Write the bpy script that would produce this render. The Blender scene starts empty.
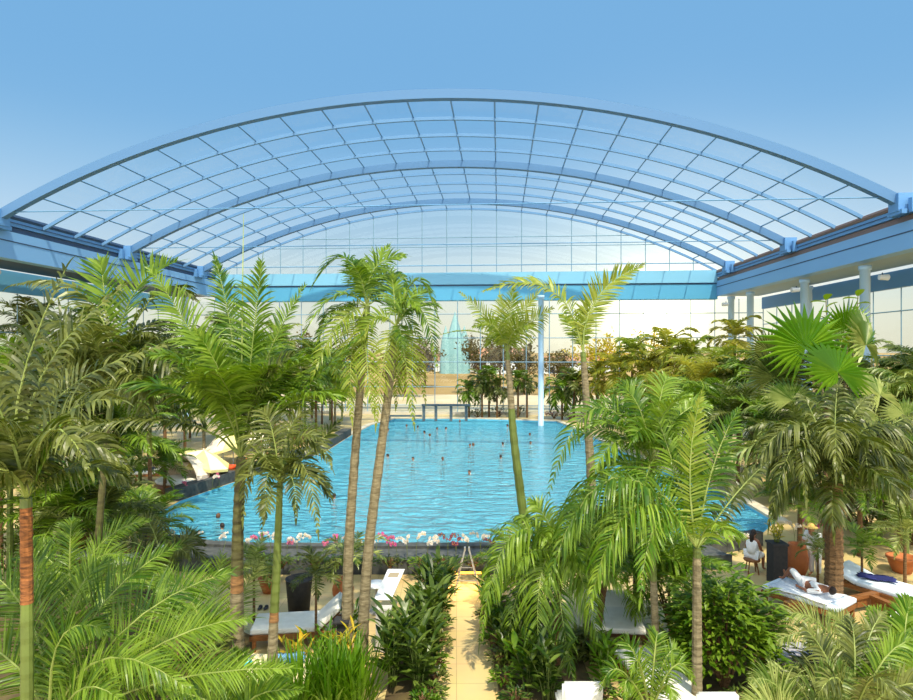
import bpy, bmesh, math, random
from mathutils import Vector, Matrix, Quaternion
sc = bpy.context.scene
COL = sc.collection
V = Vector
PI = math.pi
# ------------------------------------------------------------------ camera
FPX = 610.0; CH = 7.0; YAW = math.radians(4.0)
F = V((-math.sin(YAW), math.cos(YAW), 0)); R = V((math.cos(YAW), math.sin(YAW), 0)); Z = V((0, 0, 1))
CAM = V((0, 0, CH))
cd = bpy.data.cameras.new('camera'); cam = bpy.data.objects.new('camera', cd); COL.objects.link(cam)
cam.location = CAM; cam.rotation_euler = (PI/2, 0, YAW)
cd.sensor_fit = 'HORIZONTAL'; cd.sensor_width = 36; cd.lens = FPX/913*36; cd.clip_end = 2000
sc.camera = cam
def P(px, py, d): return CAM + F*d + R*((px-456.5)/FPX*d) + Z*((350-py)/FPX*d)
def dep(py, z=0): return (CH-z)*FPX/(py-350)
def G(px, py, z=0): return P(px, py, dep(py, z))
# ------------------------------------------------------------------ colour / materials
def lin(c):
    return tuple((x/12.92 if x <= .04045 else ((x+.055)/1.055)**2.4) for x in [q/255 for q in c])
MATS = {}
def mat(name, col, rough=.6, col2=None, scale=4, spec=.4, metal=0, bump=0, emit=0, stretch=None, wave=None):
    if name in MATS: return MATS[name]
    m = bpy.data.materials.new(name); m.use_nodes = True; nt = m.node_tree; N = nt.nodes; b = N['Principled BSDF']
    c = lin(col)+(1,)
    b.inputs['Base Color'].default_value = c; b.inputs['Roughness'].default_value = rough
    b.inputs['Specular IOR Level'].default_value = spec; b.inputs['Metallic'].default_value = metal
    if col2:
        tc = N.new('ShaderNodeTexCoord'); src = tc.outputs['Object']
        if stretch:
            mp = N.new('ShaderNodeMapping'); mp.inputs['Scale'].default_value = stretch
            nt.links.new(src, mp.inputs[0]); src = mp.outputs[0]
        if wave:
            t = N.new('ShaderNodeTexWave'); t.bands_direction = wave; t.inputs['Scale'].default_value = scale
            t.inputs['Distortion'].default_value = 2.5; t.inputs['Detail'].default_value = 3
        else:
            t = N.new('ShaderNodeTexNoise'); t.inputs['Scale'].default_value = scale; t.inputs['Detail'].default_value = 4
        nt.links.new(src, t.inputs['Vector'])
        r = N.new('ShaderNodeValToRGB'); r.color_ramp.elements[0].position = .3; r.color_ramp.elements[1].position = .7
        r.color_ramp.elements[0].color = c; r.color_ramp.elements[1].color = lin(col2)+(1,)
        nt.links.new(t.outputs['Fac'], r.inputs[0]); nt.links.new(r.outputs[0], b.inputs['Base Color'])
        if bump:
            bp = N.new('ShaderNodeBump'); bp.inputs['Strength'].default_value = bump; bp.inputs['Distance'].default_value = .03
            nt.links.new(t.outputs['Fac'], bp.inputs['Height']); nt.links.new(bp.outputs[0], b.inputs['Normal'])
    if emit:
        b.inputs['Emission Color'].default_value = c; b.inputs['Emission Strength'].default_value = emit
    MATS[name] = m; return m
def leafmat(name, col, col2, tcol, tw=.4, rough=.36):
    if name in MATS: return MATS[name]
    m = bpy.data.materials.new(name); m.use_nodes = True; nt = m.node_tree; N = nt.nodes; b = N['Principled BSDF']
    oi = N.new('ShaderNodeObjectInfo'); tc = N.new('ShaderNodeTexCoord')
    ns = N.new('ShaderNodeTexNoise'); ns.inputs['Scale'].default_value = 3.5; ns.inputs['Detail'].default_value = 3
    nt.links.new(tc.outputs['Object'], ns.inputs['Vector'])
    ad = N.new('ShaderNodeMath'); ad.operation = 'MULTIPLY_ADD'; ad.inputs[1].default_value = .7
    nt.links.new(oi.outputs['Random'], ad.inputs[0])
    ml = N.new('ShaderNodeMath'); ml.operation = 'MULTIPLY_ADD'; ml.inputs[1].default_value = 1.6; ml.inputs[2].default_value = -.62
    ge = N.new('ShaderNodeNewGeometry'); iv = N.new('ShaderNodeMath'); iv.operation = 'MULTIPLY_ADD'; iv.inputs[1].default_value = .62
    nt.links.new(ge.outputs['Random Per Island'], iv.inputs[0]); nt.links.new(ns.outputs['Fac'], iv.inputs[2])
    sb_ = N.new('ShaderNodeMath'); sb_.operation = 'SUBTRACT'; sb_.inputs[1].default_value = .34; nt.links.new(iv.outputs[0], sb_.inputs[0])
    nt.links.new(sb_.outputs[0], ml.inputs[0]); nt.links.new(ml.outputs[0], ad.inputs[2])
    mx = N.new('ShaderNodeMix'); mx.data_type = 'RGBA'
    mx.inputs['A'].default_value = lin(col)+(1,); mx.inputs['B'].default_value = lin(col2)+(1,)
    nt.links.new(ad.outputs[0], mx.inputs['Factor'])
    nt.links.new(mx.outputs['Result'], b.inputs['Base Color'])
    b.inputs['Roughness'].default_value = rough; b.inputs['Specular IOR Level'].default_value = .32
    tr = N.new('ShaderNodeBsdfTranslucent'); tr.inputs['Color'].default_value = lin(tcol)+(1,)
    ms = N.new('ShaderNodeMixShader'); ms.inputs[0].default_value = tw
    nt.links.new(b.outputs[0], ms.inputs[1]); nt.links.new(tr.outputs[0], ms.inputs[2])
    nt.links.new(ms.outputs[0], N['Material Output'].inputs[0])
    MATS[name] = m; return m
def glassmat(name, tint, gl=.06, rough=.02):
    m = bpy.data.materials.new(name); m.use_nodes = True; nt = m.node_tree; N = nt.nodes
    N.remove(N['Principled BSDF'])
    t = N.new('ShaderNodeBsdfTransparent'); t.inputs[0].default_value = lin(tint)+(1,)
    g = N.new('ShaderNodeBsdfGlossy'); g.inputs['Roughness'].default_value = rough
    ms = N.new('ShaderNodeMixShader'); ms.inputs[0].default_value = gl
    nt.links.new(t.outputs[0], ms.inputs[1]); nt.links.new(g.outputs[0], ms.inputs[2])
    nt.links.new(ms.outputs[0], N['Material Output'].inputs[0]); return m
L_DARK = leafmat('leaf_olive', (40, 54, 10), (116, 122, 58), (112, 132, 20), .2)
L_MID = leafmat('leaf_green', (46, 82, 4), (122, 148, 44), (124, 158, 12), .25)
L_BRIGHT = leafmat('leaf_bright', (62, 104, 6), (138, 160, 54), (136, 164, 16), .26)
L_YEL = leafmat('leaf_yellow_green', (96, 122, 18), (154, 162, 66), (160, 172, 34), .32)
L_GLOSS = leafmat('leaf_glossy', (32, 58, 8), (112, 132, 54), (90, 120, 14), .25, .34)
L_FAN = leafmat('leaf_fan', (66, 110, 8), (108, 142, 24), (128, 168, 14), .38)
L_GRASS = leafmat('leaf_grass', (54, 98, 6), (104, 142, 24), (124, 160, 14), .3)
L_GOLD = leafmat('leaf_gold', (206, 176, 40), (150, 160, 40), (230, 200, 60), .4)
L_PALE = leafmat('leaf_pale', (68, 96, 22), (164, 172, 98), (150, 164, 50), .25)
L_TREE = leafmat('leaf_autumn', (96, 88, 52), (124, 112, 70), (130, 116, 66), .25)
L_SUN = leafmat('leaf_sunlit', (124, 138, 30), (172, 166, 70), (196, 184, 56), .45)  # warm light of the sun glow mixed into the leaf colour
L_RED = leafmat('leaf_burgundy', (96, 44, 60), (140, 60, 76), (160, 60, 70), .35)
PETIOLE = mat('petiole', (150, 160, 84), .5, (110, 128, 54), 3)
T_GREY = mat('trunk_grey', (150, 138, 108), .85, (104, 92, 66), 7, bump=.5, stretch=(1, 1, 4))
T_BROWN = mat('trunk_brown', (128, 96, 62), .9, (84, 62, 40), 9, bump=.6, stretch=(1, 1, 5))
T_OLIVE = mat('trunk_olive', (100, 98, 54), .7, (66, 60, 36), 4, bump=.4, stretch=(1, 1, 2.5))
T_BAND = mat('trunk_band', (168, 122, 74), .85, (110, 82, 52), 6, bump=.5, stretch=(1, 1, 5))
T_ORANGE = mat('trunk_orange', (172, 108, 58), .85, (92, 56, 32), 9, bump=.5, stretch=(1, 1, 4))
T_GREEN = mat('trunk_green', (112, 128, 58), .5, (86, 96, 44), 3, stretch=(1, 1, .6))
T_FIBRE = mat('trunk_fibre', (132, 100, 66), .95, (84, 66, 44), 14, bump=1, stretch=(1, 1, 2))
WOOD = mat('warm_wood', (150, 98, 52), .5, (112, 70, 36), 6, stretch=(1, 8, 8))
WHITE = mat('white_fabric', (232, 230, 222), .8, (222, 219, 208), 6)
WHITEP = mat('white_paint', (226, 230, 232), .4)
DARK = mat('charcoal', (42, 42, 46), .7, (56, 54, 54), 12)
TERRA = mat('terracotta', (186, 110, 60), .7, (160, 90, 48), 5)
SOIL = mat('soil', (70, 56, 38), .95, (96, 84, 48), 3, bump=.6)
BLUEP = mat('blue_paint', (96, 146, 198), .45, spec=.3)
RIBP = mat('rib_paint', (84, 124, 166), .5, spec=.3)
PURP = mat('purlin_paint', (100, 142, 184), .5, spec=.3)
FASC = mat('fascia_paint', (124, 172, 218), .5, spec=.3)
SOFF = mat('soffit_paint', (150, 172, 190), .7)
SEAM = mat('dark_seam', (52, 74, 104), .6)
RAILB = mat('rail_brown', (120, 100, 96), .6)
MUL = mat('mullion_paint', (126, 160, 180), .5)
SAND = mat('stone_paving', (218, 194, 140), .7, (204, 178, 124), 1.2)
STONE = mat('dark_stone', (88, 90, 86), .8, (56, 60, 62), 5, bump=.6)
# ------------------------------------------------------------------ mesh builder
class MB:
    def __init__(s): s.v = []; s.f = []; s.m = []
    def quad(s, a, b, c, d, mi=0):
        i = len(s.v); s.v += [a, b, c, d]; s.f.append((i, i+1, i+2, i+3)); s.m.append(mi)
    def tube(s, pts, rad, n=6, mi=0, cap=True):
        pts = [V(p) for p in pts]; k = len(pts)
        if not hasattr(rad, '__len__'): rad = [rad]*k
        i0 = len(s.v); ref = None
        for i, p in enumerate(pts):
            t = (pts[min(i+1, k-1)]-pts[max(i-1, 0)])
            if t.length < 1e-9: t = V((0, 0, 1))
            t.normalize()
            if ref is None: ref = V((1, 0, 0)) if abs(t.x) < .8 else V((0, 1, 0))
            a = (ref - t*ref.dot(t)).normalized(); ref = a; b = t.cross(a)
            for j in range(n):
                q = 2*PI*j/n; s.v.append(p + (a*math.cos(q)+b*math.sin(q))*rad[i])
        for i in range(k-1):
            for j in range(n):
                s.f.append((i0+i*n+j, i0+i*n+(j+1) % n, i0+(i+1)*n+(j+1) % n, i0+(i+1)*n+j)); s.m.append(mi)
        if cap:
            s.f.append(tuple(i0+j for j in range(n))[::-1]); s.m.append(mi)
            s.f.append(tuple(i0+(k-1)*n+j for j in range(n))); s.m.append(mi)
        return s
    def box(s, c, size, rot=0, mi=0, M=None):
        x, y, z = [q/2 for q in size]; i = len(s.v); c = V(c)
        rm = M if M is not None else Matrix.Rotation(rot, 3, 'Z')
        for a in (-x, x):
            for b in (-y, y):
                for d in (-z, z): s.v.append(c + rm @ V((a, b, d)))
        for q in ((0, 1, 3, 2), (4, 6, 7, 5), (0, 4, 5, 1), (2, 3, 7, 6), (0, 2, 6, 4), (1, 5, 7, 3)):
            s.f.append(tuple(i+w for w in q)); s.m.append(mi)
        return s
    def lathe(s, c, prof, n=16, mi=0, sx=1, sy=1):
        c = V(c); i0 = len(s.v); k = len(prof)
        for r, z in prof:
            for j in range(n):
                q = 2*PI*j/n; s.v.append(c+V((r*math.cos(q)*sx, r*math.sin(q)*sy, z)))
        for i in range(k-1):
            for j in range(n):
                s.f.append((i0+i*n+j, i0+i*n+(j+1) % n, i0+(i+1)*n+(j+1) % n, i0+(i+1)*n+j)); s.m.append(mi)
        s.f.append(tuple(i0+j for j in range(n))[::-1]); s.m.append(mi)
        s.f.append(tuple(i0+(k-1)*n+j for j in range(n))); s.m.append(mi)
        return s
    def ball(s, c, r, mi=0, n=8, sc3=(1, 1, 1)):
        pr = [(max(.001, math.sin(PI*i/n))*r, -math.cos(PI*i/n)*r*sc3[2]) for i in range(n+1)]
        return s.lathe(c, pr, n+2, mi, sc3[0], sc3[1])
    def blade(s, p, d, l, w, droop, side, seg=4, mi=0, prof=(.5, 1, .9, .6, 0)):
        i0 = len(s.v); d = d.normalized(); p = V(p); st = l/seg
        for k in range(seg+1):
            ww = w*prof[k] if seg == 4 else w*max(0, math.sin(PI*(.12+.88*k/seg)))
            if k == seg: s.v.append(V(p))
            else:
                sv = side - d*side.dot(d)
                if sv.length < 1e-6: sv = V((1, 0, 0))
                sv.normalize(); s.v += [p - sv*ww/2, p + sv*ww/2]
            p = p + d*st
            d = (d + V((0, 0, -droop/seg))).normalized()
        for k in range(seg-1):
            a = i0+2*k; s.f.append((a, a+1, a+3, a+2)); s.m.append(mi)
        a = i0+2*(seg-1); s.f.append((a, a+1, a+2)); s.m.append(mi)
    def mesh(s, name, mats, origin=V((0, 0, 0)), smooth=False):
        me = bpy.data.meshes.new(name)
        me.from_pydata([tuple(V(q)-origin) for q in s.v], [], s.f)
        for m in (mats if isinstance(mats, (list, tuple)) else [mats]): me.materials.append(m)
        me.polygons.foreach_set('material_index', s.m)
        if smooth: me.polygons.foreach_set('use_smooth', [True]*len(s.f))
        me.update(); return me
    def build(s, name, mats, parent=None, smooth=False, local=False):
        o0 = V((0, 0, 0))
        if parent is not None and not local: o0 = rootloc(parent)
        return link(name, s.mesh(name, mats, o0, smooth), parent)
def rootloc(o):
    while o.parent is not None: o = o.parent
    return V(o.location)
def link(name, me, parent=None):
    o = bpy.data.objects.new(name, me); COL.objects.link(o)
    if parent is not None: o.parent = parent
    return o
USED = {}
def tag(o, label, cat, group=None):
    o['label'] = label; o['category'] = cat
    if group: o['group'] = group
    nw = len(label.split())
    if not 4 <= nw <= 16: print('LABELLEN', nw, label)
    if label in USED and (not group or USED[label] != group): print('DUPLABEL', label)
    USED[label] = group
    return o
def thing(name, label, cat, loc, group=None):
    o = bpy.data.objects.new(name, None); COL.objects.link(o); o.location = loc; o.empty_display_size = .2
    return tag(o, label, cat, group)
def single(name, mb, mats, label, cat, loc=None, group=None, smooth=False):
    loc = V(loc) if loc is not None else V((0, 0, 0))
    o = link(name, mb.mesh(name, mats, loc, smooth)); o.location = loc
    return tag(o, label, cat, group)
def struct(name, mb=None, mats=None, smooth=False):
    o = link(name, mb.mesh(name, mats, V((0, 0, 0)), smooth) if mb else None); o['kind'] = 'structure'; return o
def copytree(o, parent=None):
    c = o.copy(); COL.objects.link(c)
    if parent is not None: c.parent = parent
    for ch in list(o.children): copytree(ch, c)
    return c
# ------------------------------------------------------------------ foliage
def curve3(p0, pm, p2, n):
    c = pm*2 - (p0+p2)*.5; out = []
    for i in range(n+1):
        t = i/n; out.append(p0*(1-t)**2 + c*(2*t*(1-t)) + p2*t*t)
    return out
def frond_mb(pts, L=.5, n=36, droop=.6, wid=.035, lift=.25, a0=72, a1=28, rr=.018, seed=0, pet=.14, flat=0., curl=0.):
    rnd = random.Random(seed); mb = MB(); K = len(pts)-1
    mb.tube(pts[::2] if K > 8 and K % 2 == 0 else pts, [rr*(1-.82*i/(len(pts[::2] if K > 8 and K % 2 == 0 else pts)-1)) for i in range(len(pts[::2] if K > 8 and K % 2 == 0 else pts))], 5, 1)
    N0 = (Z*(1-flat) - F*flat).normalized()
    for i in range(n):
        t = pet + (1-pet)*(i+.5)/n
        x = t*K; k = min(int(x), K-1); fr = x-k
        p = pts[k].lerp(pts[k+1], fr); T = (pts[k+1]-pts[k]).normalized()
        S = T.cross(N0)
        if S.length < .25: S = S + T.cross(V((0, 1, .3)))*.5
        S.normalize(); Nn = S.cross(T)
        u = (t-pet)/(1-pet)
        ln = L*(.45+.55*math.sin(PI*min(1, .12+u*.95)))*(1 if u < .75 else 1-.55*(u-.75)/.25)
        for sg in (-1, 1):
            a = math.radians(a0+(a1-a0)*u + rnd.uniform(-9, 9))
            d = T*math.cos(a) + S*(sg*math.sin(a)) + Nn*(lift+rnd.uniform(-.12, .12)+curl*rnd.uniform(-1, 1))
            mb.blade(p, d, ln*rnd.uniform(.85, 1.08), wid*rnd.uniform(.8, 1.15), droop*rnd.uniform(.7, 1.35), T + Nn*rnd.uniform(-.6, .6), 4)
    # terminal leaflets
    T = (pts[-1]-pts[-2]).normalized()
    mb.blade(pts[-1]-T*.02, T, L*.45, wid, droop*.6, T.cross(Z) if T.cross(Z).length > .1 else V((1, 0, 0)), 4)
    return mb
FCACHE = {}
def frond_proto(kind, el, var, L, leaf, n, droop, wid, bend, lift, curl=0, pet=.14):
    key = (kind, el, var)
    if key not in FCACHE:
        rnd = random.Random(hash((el, var, len(kind))) % 9999 + var*31)
        a = math.radians(el); d = V((math.cos(a), 0, math.sin(a))); p = V((0, 0, 0)); pts = [V(p)]; K = 10
        for i in range(K):
            p = p + d*L/K; pts.append(V(p))
            ang = bend*math.radians(1)/K*(1.3*i/K+.4)
            d = (Quaternion((0, 1, 0), ang) @ d).normalized()
            d = (d + V((0, rnd.uniform(-.05, .05), 0))).normalized()
        FCACHE[key] = frond_mb(pts, leaf, n, droop, wid, lift, rr=.006*L+.004, seed=var*7+int(el), curl=curl, pet=pet)
    return FCACHE[key]
MCACHE = {}
def frond_mesh(kind, el, var, lm):
    k = (kind, el, var, lm.name)
    if k not in MCACHE: MCACHE[k] = frond_proto(kind, el, var, *KINDS[kind]).mesh('frond', [lm, PETIOLE])
    return MCACHE[k]
#        L    leaf n  droop wid  bend lift curl
KINDS = {
 'king':  (1.9, .62, 44, 1.2, .042, 100, .25, .1),
 'fox':   (1.5, .42, 34, .5, .040, 120, .1, .5),
 'areca': (1.7, .54, 40, .8, .034, 85, .3, .1),
 'droop': (2.1, .74, 46, 1.9, .046, 115, .1, .1),
 'plume': (2.3, .74, 52, 1.1, .044, 75, .25, .1, .38),
 'small': (.8, .26, 22, .4, .03, 90, .2, 0),
 'far':   (1.9, .7, 20, .9, .1, 120, .2, 0),
}
def add_fronds(root, crown, kind, n, lm, scale=1, seed=0, els=(75, 55, 35, 12, -8), az0=None, azspan=None, yawexc=None):
    rnd = random.Random(seed)
    for i in range(n):
        el = els[min(int(i/n*len(els)), len(els)-1)]
        az = i*2.39996 + rnd.uniform(-.3, .3) + seed
        if azspan: az = az0 + azspan*((i*.618034) % 1)
        o = link('frond', frond_mesh(kind, el, rnd.randrange(2), lm), root)
        o.location = crown - rootloc(root); s = scale*rnd.uniform(.85, 1.12); o.scale = (s, s, s)
        o.rotation_euler = (rnd.uniform(-.15, .15), rnd.uniform(-.12, .12), az)
def trunk_pts(path, n=14):
    # catmull-rom through path
    out = []; q = [path[0]]+list(path)+[path[-1]]
    for i in range(1, len(q)-2):
        m = max(2, n//(len(path)-1))
        for k in range(m):
            t = k/m; a, b, c, d = q[i-1], q[i], q[i+1], q[i+2]
            out.append(.5*((2*b)+(c-a)*t+(2*a-5*b+4*c-d)*t*t+(3*b-a-3*c+d)*t**3))
    out.append(V(path[-1])); return out
def trunk(root, path, r0, r1, segs, sides=10, rings=True):
    """segs: list of (fraction_end, material, name)"""
    pts = trunk_pts(path, 24); K = len(pts)-1; a = 0
    for fe, m, nm in segs:
        b = max(a+1, round(fe*K)); mb = MB(); pp = []; rad = []
        sub = 3 if rings else 1
        for i in range(a, b):
            for k in range(sub):
                t = k/sub; pp.append(pts[i].lerp(pts[i+1], t)); r = r0+(r1-r0)*((i+t)/K)
                rad.append(r*((1.05, 1.0, .96)[k] if rings else 1))
        pp.append(pts[b]); rad.append(r0+(r1-r0)*b/K)
        mb.tube(pp, rad, sides, 0); mb.build(nm, m, root, smooth=not rings); a = b
def hero(name, label, basepx, midpx, crownpx, r0, r1, segs, lm, fr, kind='king', extra=0, exscale=1, els=(75, 55, 35), seed=1, cat='palm tree', ddc=0, group=None, **kw):
    base = G(*basepx); d = dep(basepx[1])
    crown = P(crownpx[0], crownpx[1], d+ddc)
    root = thing(name, label, cat, base, group)
    path = [base-Z*.05]+[P(x, y, d+ddc*.5) for x, y in midpx]+[crown]
    trunk(root, path, r0, r1, segs)
    for i, f in enumerate(fr):
        mx, my, tx, ty, dd = f[:5]; o = dict(L=.5, n=38, droop=.7, wid=.042, flat=.45, rr=.02); o.update(kw)
        if len(f) > 5: o.update(f[5])
        m = o.pop('lm', lm)
        pts = curve3(crown, P(mx, my, d+ddc+dd*.55), P(tx, ty, d+ddc+dd), 12)
        frond_mb(pts, seed=seed*17+i, **o).build('frond', [m, PETIOLE], root)
    if extra: add_fronds(root, crown, kind, extra, lm, exscale, seed, els)
    return root
def filler(name, label, px, py, h, kind, n, lm, sc_=1, r=.1, lean=0, tm=None, seed=None, els=(75, 50, 25, 5), cat='palm tree', group=None, base=None):
    seed = seed if seed is not None else int(px*7+py)
    base = G(px, py) if base is None else V(base)
    root = thing(name, label, cat, base, group)
    crown = base + Z*h + R*lean
    trunk(root, [base-Z*.05, base+Z*h*.5+R*lean*.3, crown], r, r*.7, [(.8, tm or T_GREY, 'trunk'), (1, T_GREEN, 'crownshaft')], 7, rings=h < 4)
    add_fronds(root, crown, kind, n, lm, sc_, seed, els)
    return root
def leafblade(mb, p, d, l, w, droop, up, mi=0, seg=4):
    """broad folded leaf: two halves about a midrib"""
    d = d.normalized(); s = d.cross(up)
    if s.length < .1: s = d.cross(V((1, .3, 0)))
    s.normalize(); p = V(p); i0 = len(mb.v); st = l/seg
    for k in range(seg+1):
        u = k/seg; ww = w*(math.sin(PI*min(1, .08+u*.92))**.8 if k < seg else 0)*.5; nn = s.cross(d)
        mb.v += [p - s*ww + nn*ww*.35, V(p), p + s*ww + nn*ww*.35]
        p = p + d*st; d = (d+V((0, 0, -droop/seg))).normalized(); s = (s-d*s.dot(d)).normalized()
    for k in range(seg):
        a = i0+3*k
        mb.f += [(a, a+1, a+4, a+3), (a+1, a+2, a+5, a+4)]; mb.m += [mi, mi]
def broadplant(name, label, cat, base, h, lm, nst=7, per=7, ll=.34, lw=.1, spread=.35, seed=0, group=None, droop=.5, stemcol=None):
    rnd = random.Random(seed); root = thing(name, label, cat, base, group); base = V(base)
    st = MB(); lf = MB()
    for i in range(nst):
        az = i*2.4+rnd.uniform(-.4, .4); hh = h*rnd.uniform(.65, 1.05); sp = spread*rnd.uniform(.2, 1)
        b = base+V((math.cos(az), math.sin(az), 0))*sp*.25; t = base+V((math.cos(az), math.sin(az), 0))*sp+Z*hh
        m = b.lerp(t, .5)-V((math.cos(az), math.sin(az), 0))*sp*.15
        pts = curve3(b-Z*.03, m, t, 5); st.tube(pts, [.016, .015, .013, .012, .01, .006], 5)
        for k in range(per):
            u = .12+.88*(k+1)/per; x = u*5; j = min(int(x), 4); p = pts[j].lerp(pts[j+1], x-j)
            a2 = az+k*2.4+rnd.uniform(-.4, .4); up = .35+.9*u*rnd.uniform(.6, 1.1)
            leafblade(lf, p, V((math.cos(a2), math.sin(a2), up)), ll*rnd.uniform(.75, 1.15), lw*rnd.uniform(.85, 1.15), droop*rnd.uniform(.6, 1.4), Z)
    lf.build('foliage', lm, root); st.build('stem', stemcol or T_GREEN, root, smooth=True)
    return root
def bush(name, label, base, rx, ry, h, lm, nleaf=900, ll=.12, seed=0, cat='bush', group=None, droop=.3):
    rnd = random.Random(seed); base = V(base); root = thing(name, label, cat, base, group); lf = MB(); st = MB()
    tips = []
    for i in range(16):
        az = rnd.uniform(0, 2*PI); e = rnd.uniform(.25, 1.45); rr = rnd.uniform(.6, .95)
        t = base+V((math.cos(az)*math.cos(e)*rx*rr, math.sin(az)*math.cos(e)*ry*rr, h*.25+math.sin(e)*h*.75*rr))
        tips.append(t); st.tube(curve3(base-Z*.03, base.lerp(t, .5)+Z*h*.08, t, 4), [.03, .026, .02, .014, .006], 5)
    for i in range(nleaf):
        az = rnd.uniform(0, 2*PI); e = math.asin(rnd.uniform(-.25, 1)); rr = rnd.uniform(.55, 1.02)*(.85+.15*math.sin(az*5+e*4))
        p = base+V((math.cos(az)*math.cos(e)*rx*rr, math.sin(az)*math.cos(e)*ry*rr, max(.05, h*.38+math.sin(e)*h*.62*rr)))
        d = V((math.cos(az)+rnd.uniform(-.7, .7), math.sin(az)+rnd.uniform(-.7, .7), rnd.uniform(-.3, .7)))
        leafblade(lf, p, d, ll*rnd.uniform(.7, 1.25), ll*.42, droop, Z, seg=2)
    lf.build('foliage', lm, root); st.build('stem', T_BROWN, root)
    return root
def grass(name, label, base, h, lm, n=90, rad=.25, wid=.035, seed=0, cat='ornamental grass', group=None, droop=1.0):
    rnd = random.Random(seed); base = V(base); mb = MB()
    for i in range(n):
        az = rnd.uniform(0, 2*PI); r = rad*math.sqrt(rnd.random()); o = V((math.cos(az), math.sin(az), 0))
        d = o*rnd.uniform(.05, .55)+Z
        sd = Z.cross(o)+V((rnd.uniform(-.5, .5), rnd.uniform(-.5, .5), 0))
        mb.blade(base+o*r-Z*.02, d, h*rnd.uniform(.6, 1.15), wid*rnd.uniform(.7, 1.2), droop*rnd.uniform(.3, 1.3), sd, 5)
    return single(name, mb, lm, label, cat, base, group)
def fanleaf(root, base, hub, r, lm, normal, span=300, nseg=26, seed=0, rr=.014, droop=.25):
    """palmate leaf: petiole from base to hub and a pleated disc of segments about normal"""
    rnd = random.Random(seed); mb = MB(); n = V(normal).normalized()
    mid = base.lerp(hub, .55)+Z*.12
    mb.tube(curve3(base, mid, hub, 6), [rr, rr*.95, rr*.9, rr*.85, rr*.8, rr*.7, rr*.5], 5, 1)
    up = Z - n*Z.dot(n)
    up = up.normalized() if up.length > .2 else (hub-base).normalized()
    sd = up.cross(n)
    def dirn(a): return up*math.cos(a)+sd*math.sin(a)
    h = math.radians(span)/nseg
    for i in range(nseg):
        a = math.radians(-span/2)+h*(i+.5)
        ll = r*(.82+.18*math.cos(a*.8))*rnd.uniform(.92, 1.05)
        d = dirn(a); e0 = dirn(a-h/2); e1 = dirn(a+h/2); pl = n*(.02*r)
        rj = .58*ll; dr = V((0, 0, -droop*r*.25))
        i0 = len(mb.v)
        mb.v += [hub, hub+e0*rj-pl, hub+d*rj+pl*1.6, hub+e1*rj-pl, hub+d*ll+dr*rnd.uniform(.3, 1.5)-n*.05*r]
        mb.f += [(i0, i0+1, i0+2), (i0, i0+2, i0+3), (i0+1, i0+4, i0+2), (i0+2, i0+4, i0+3)]; mb.m += [0]*4
    return mb.build('fan_leaf', [lm, PETIOLE], root)
# ------------------------------------------------------------------ world, sun
SUN_AZ_PX = 655.0
w = bpy.data.worlds.new('sky'); sc.world = w; w.use_nodes = True; nt = w.node_tree; N = nt.nodes; Lk = nt.links
bg = N['Background']; tc = N.new('ShaderNodeTexCoord'); sp = N.new('ShaderNodeSeparateXYZ'); Lk.new(tc.outputs['Generated'], sp.inputs[0])
rp = N.new('ShaderNodeValToRGB'); cr = rp.color_ramp; cr.interpolation = 'B_SPLINE'
stops = [(0, (236, 230, 206)), (.05, (238, 238, 220)), (.10, (226, 236, 232)), (.17, (188, 218, 242)), (.25, (154, 199, 234)), (.335, (123, 179, 226)), (.45, (121, 177, 225)), (1, (121, 177, 225))]
cr.elements[0].position = 0; cr.elements[0].color = lin(stops[0][1])+(1,); cr.elements[1].position = 1; cr.elements[1].color = lin(stops[-1][1])+(1,)
for p_, c_ in stops[1:-1]:
    e = cr.elements.new(p_); e.color = lin(c_)+(1,)
Lk.new(sp.outputs['Z'], rp.inputs[0])
# glow of the low sun, then sky fill light added behind the viewer
sd = (P(SUN_AZ_PX, 312, 1)-CAM).normalized()
def vmath(op, a, b):
    n = N.new('ShaderNodeVectorMath'); n.operation = op; Lk.new(a, n.inputs[0]); n.inputs[1].default_value = b; return n
def mth(op, a, b=None, c=None):
    n = N.new('ShaderNodeMath'); n.operation = op
    for i, q in enumerate((a, b, c)):
        if q is None: continue
        if isinstance(q, (int, float)): n.inputs[i].default_value = q
        else: Lk.new(q, n.inputs[i])
    return n.outputs[0]
dot = vmath('DOT_PRODUCT', tc.outputs['Generated'], sd).outputs['Value']
dp = mth('MAXIMUM', dot, 0.0)
g1 = mth('POWER', dp, 55.0); g2 = mth('POWER', dp, 700.0)
glow = mth('ADD', mth('MULTIPLY', g1, .5), mth('MULTIPLY', g2, 2.5))
mg = N.new('ShaderNodeMix'); mg.data_type = 'RGBA'; mg.blend_type = 'ADD'; mg.inputs['Factor'].default_value = 1
gc = N.new('ShaderNodeMix'); gc.data_type = 'RGBA'; gc.inputs['A'].default_value = (0, 0, 0, 1); gc.inputs['B'].default_value = (1, .86, .55, 1); gc.clamp_factor = False
Lk.new(glow, gc.inputs['Factor']); Lk.new(rp.outputs[0], mg.inputs['A']); Lk.new(gc.outputs['Result'], mg.inputs['B'])
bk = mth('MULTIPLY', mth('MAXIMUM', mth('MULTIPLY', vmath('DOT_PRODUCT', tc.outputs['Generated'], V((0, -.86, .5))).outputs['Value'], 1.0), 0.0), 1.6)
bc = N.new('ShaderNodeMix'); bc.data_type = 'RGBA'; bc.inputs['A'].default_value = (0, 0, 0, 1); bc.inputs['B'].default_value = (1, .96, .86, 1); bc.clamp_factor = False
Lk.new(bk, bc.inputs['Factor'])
mb2 = N.new('ShaderNodeMix'); mb2.data_type = 'RGBA'; mb2.blend_type = 'ADD'; mb2.inputs['Factor'].default_value = 1
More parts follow.
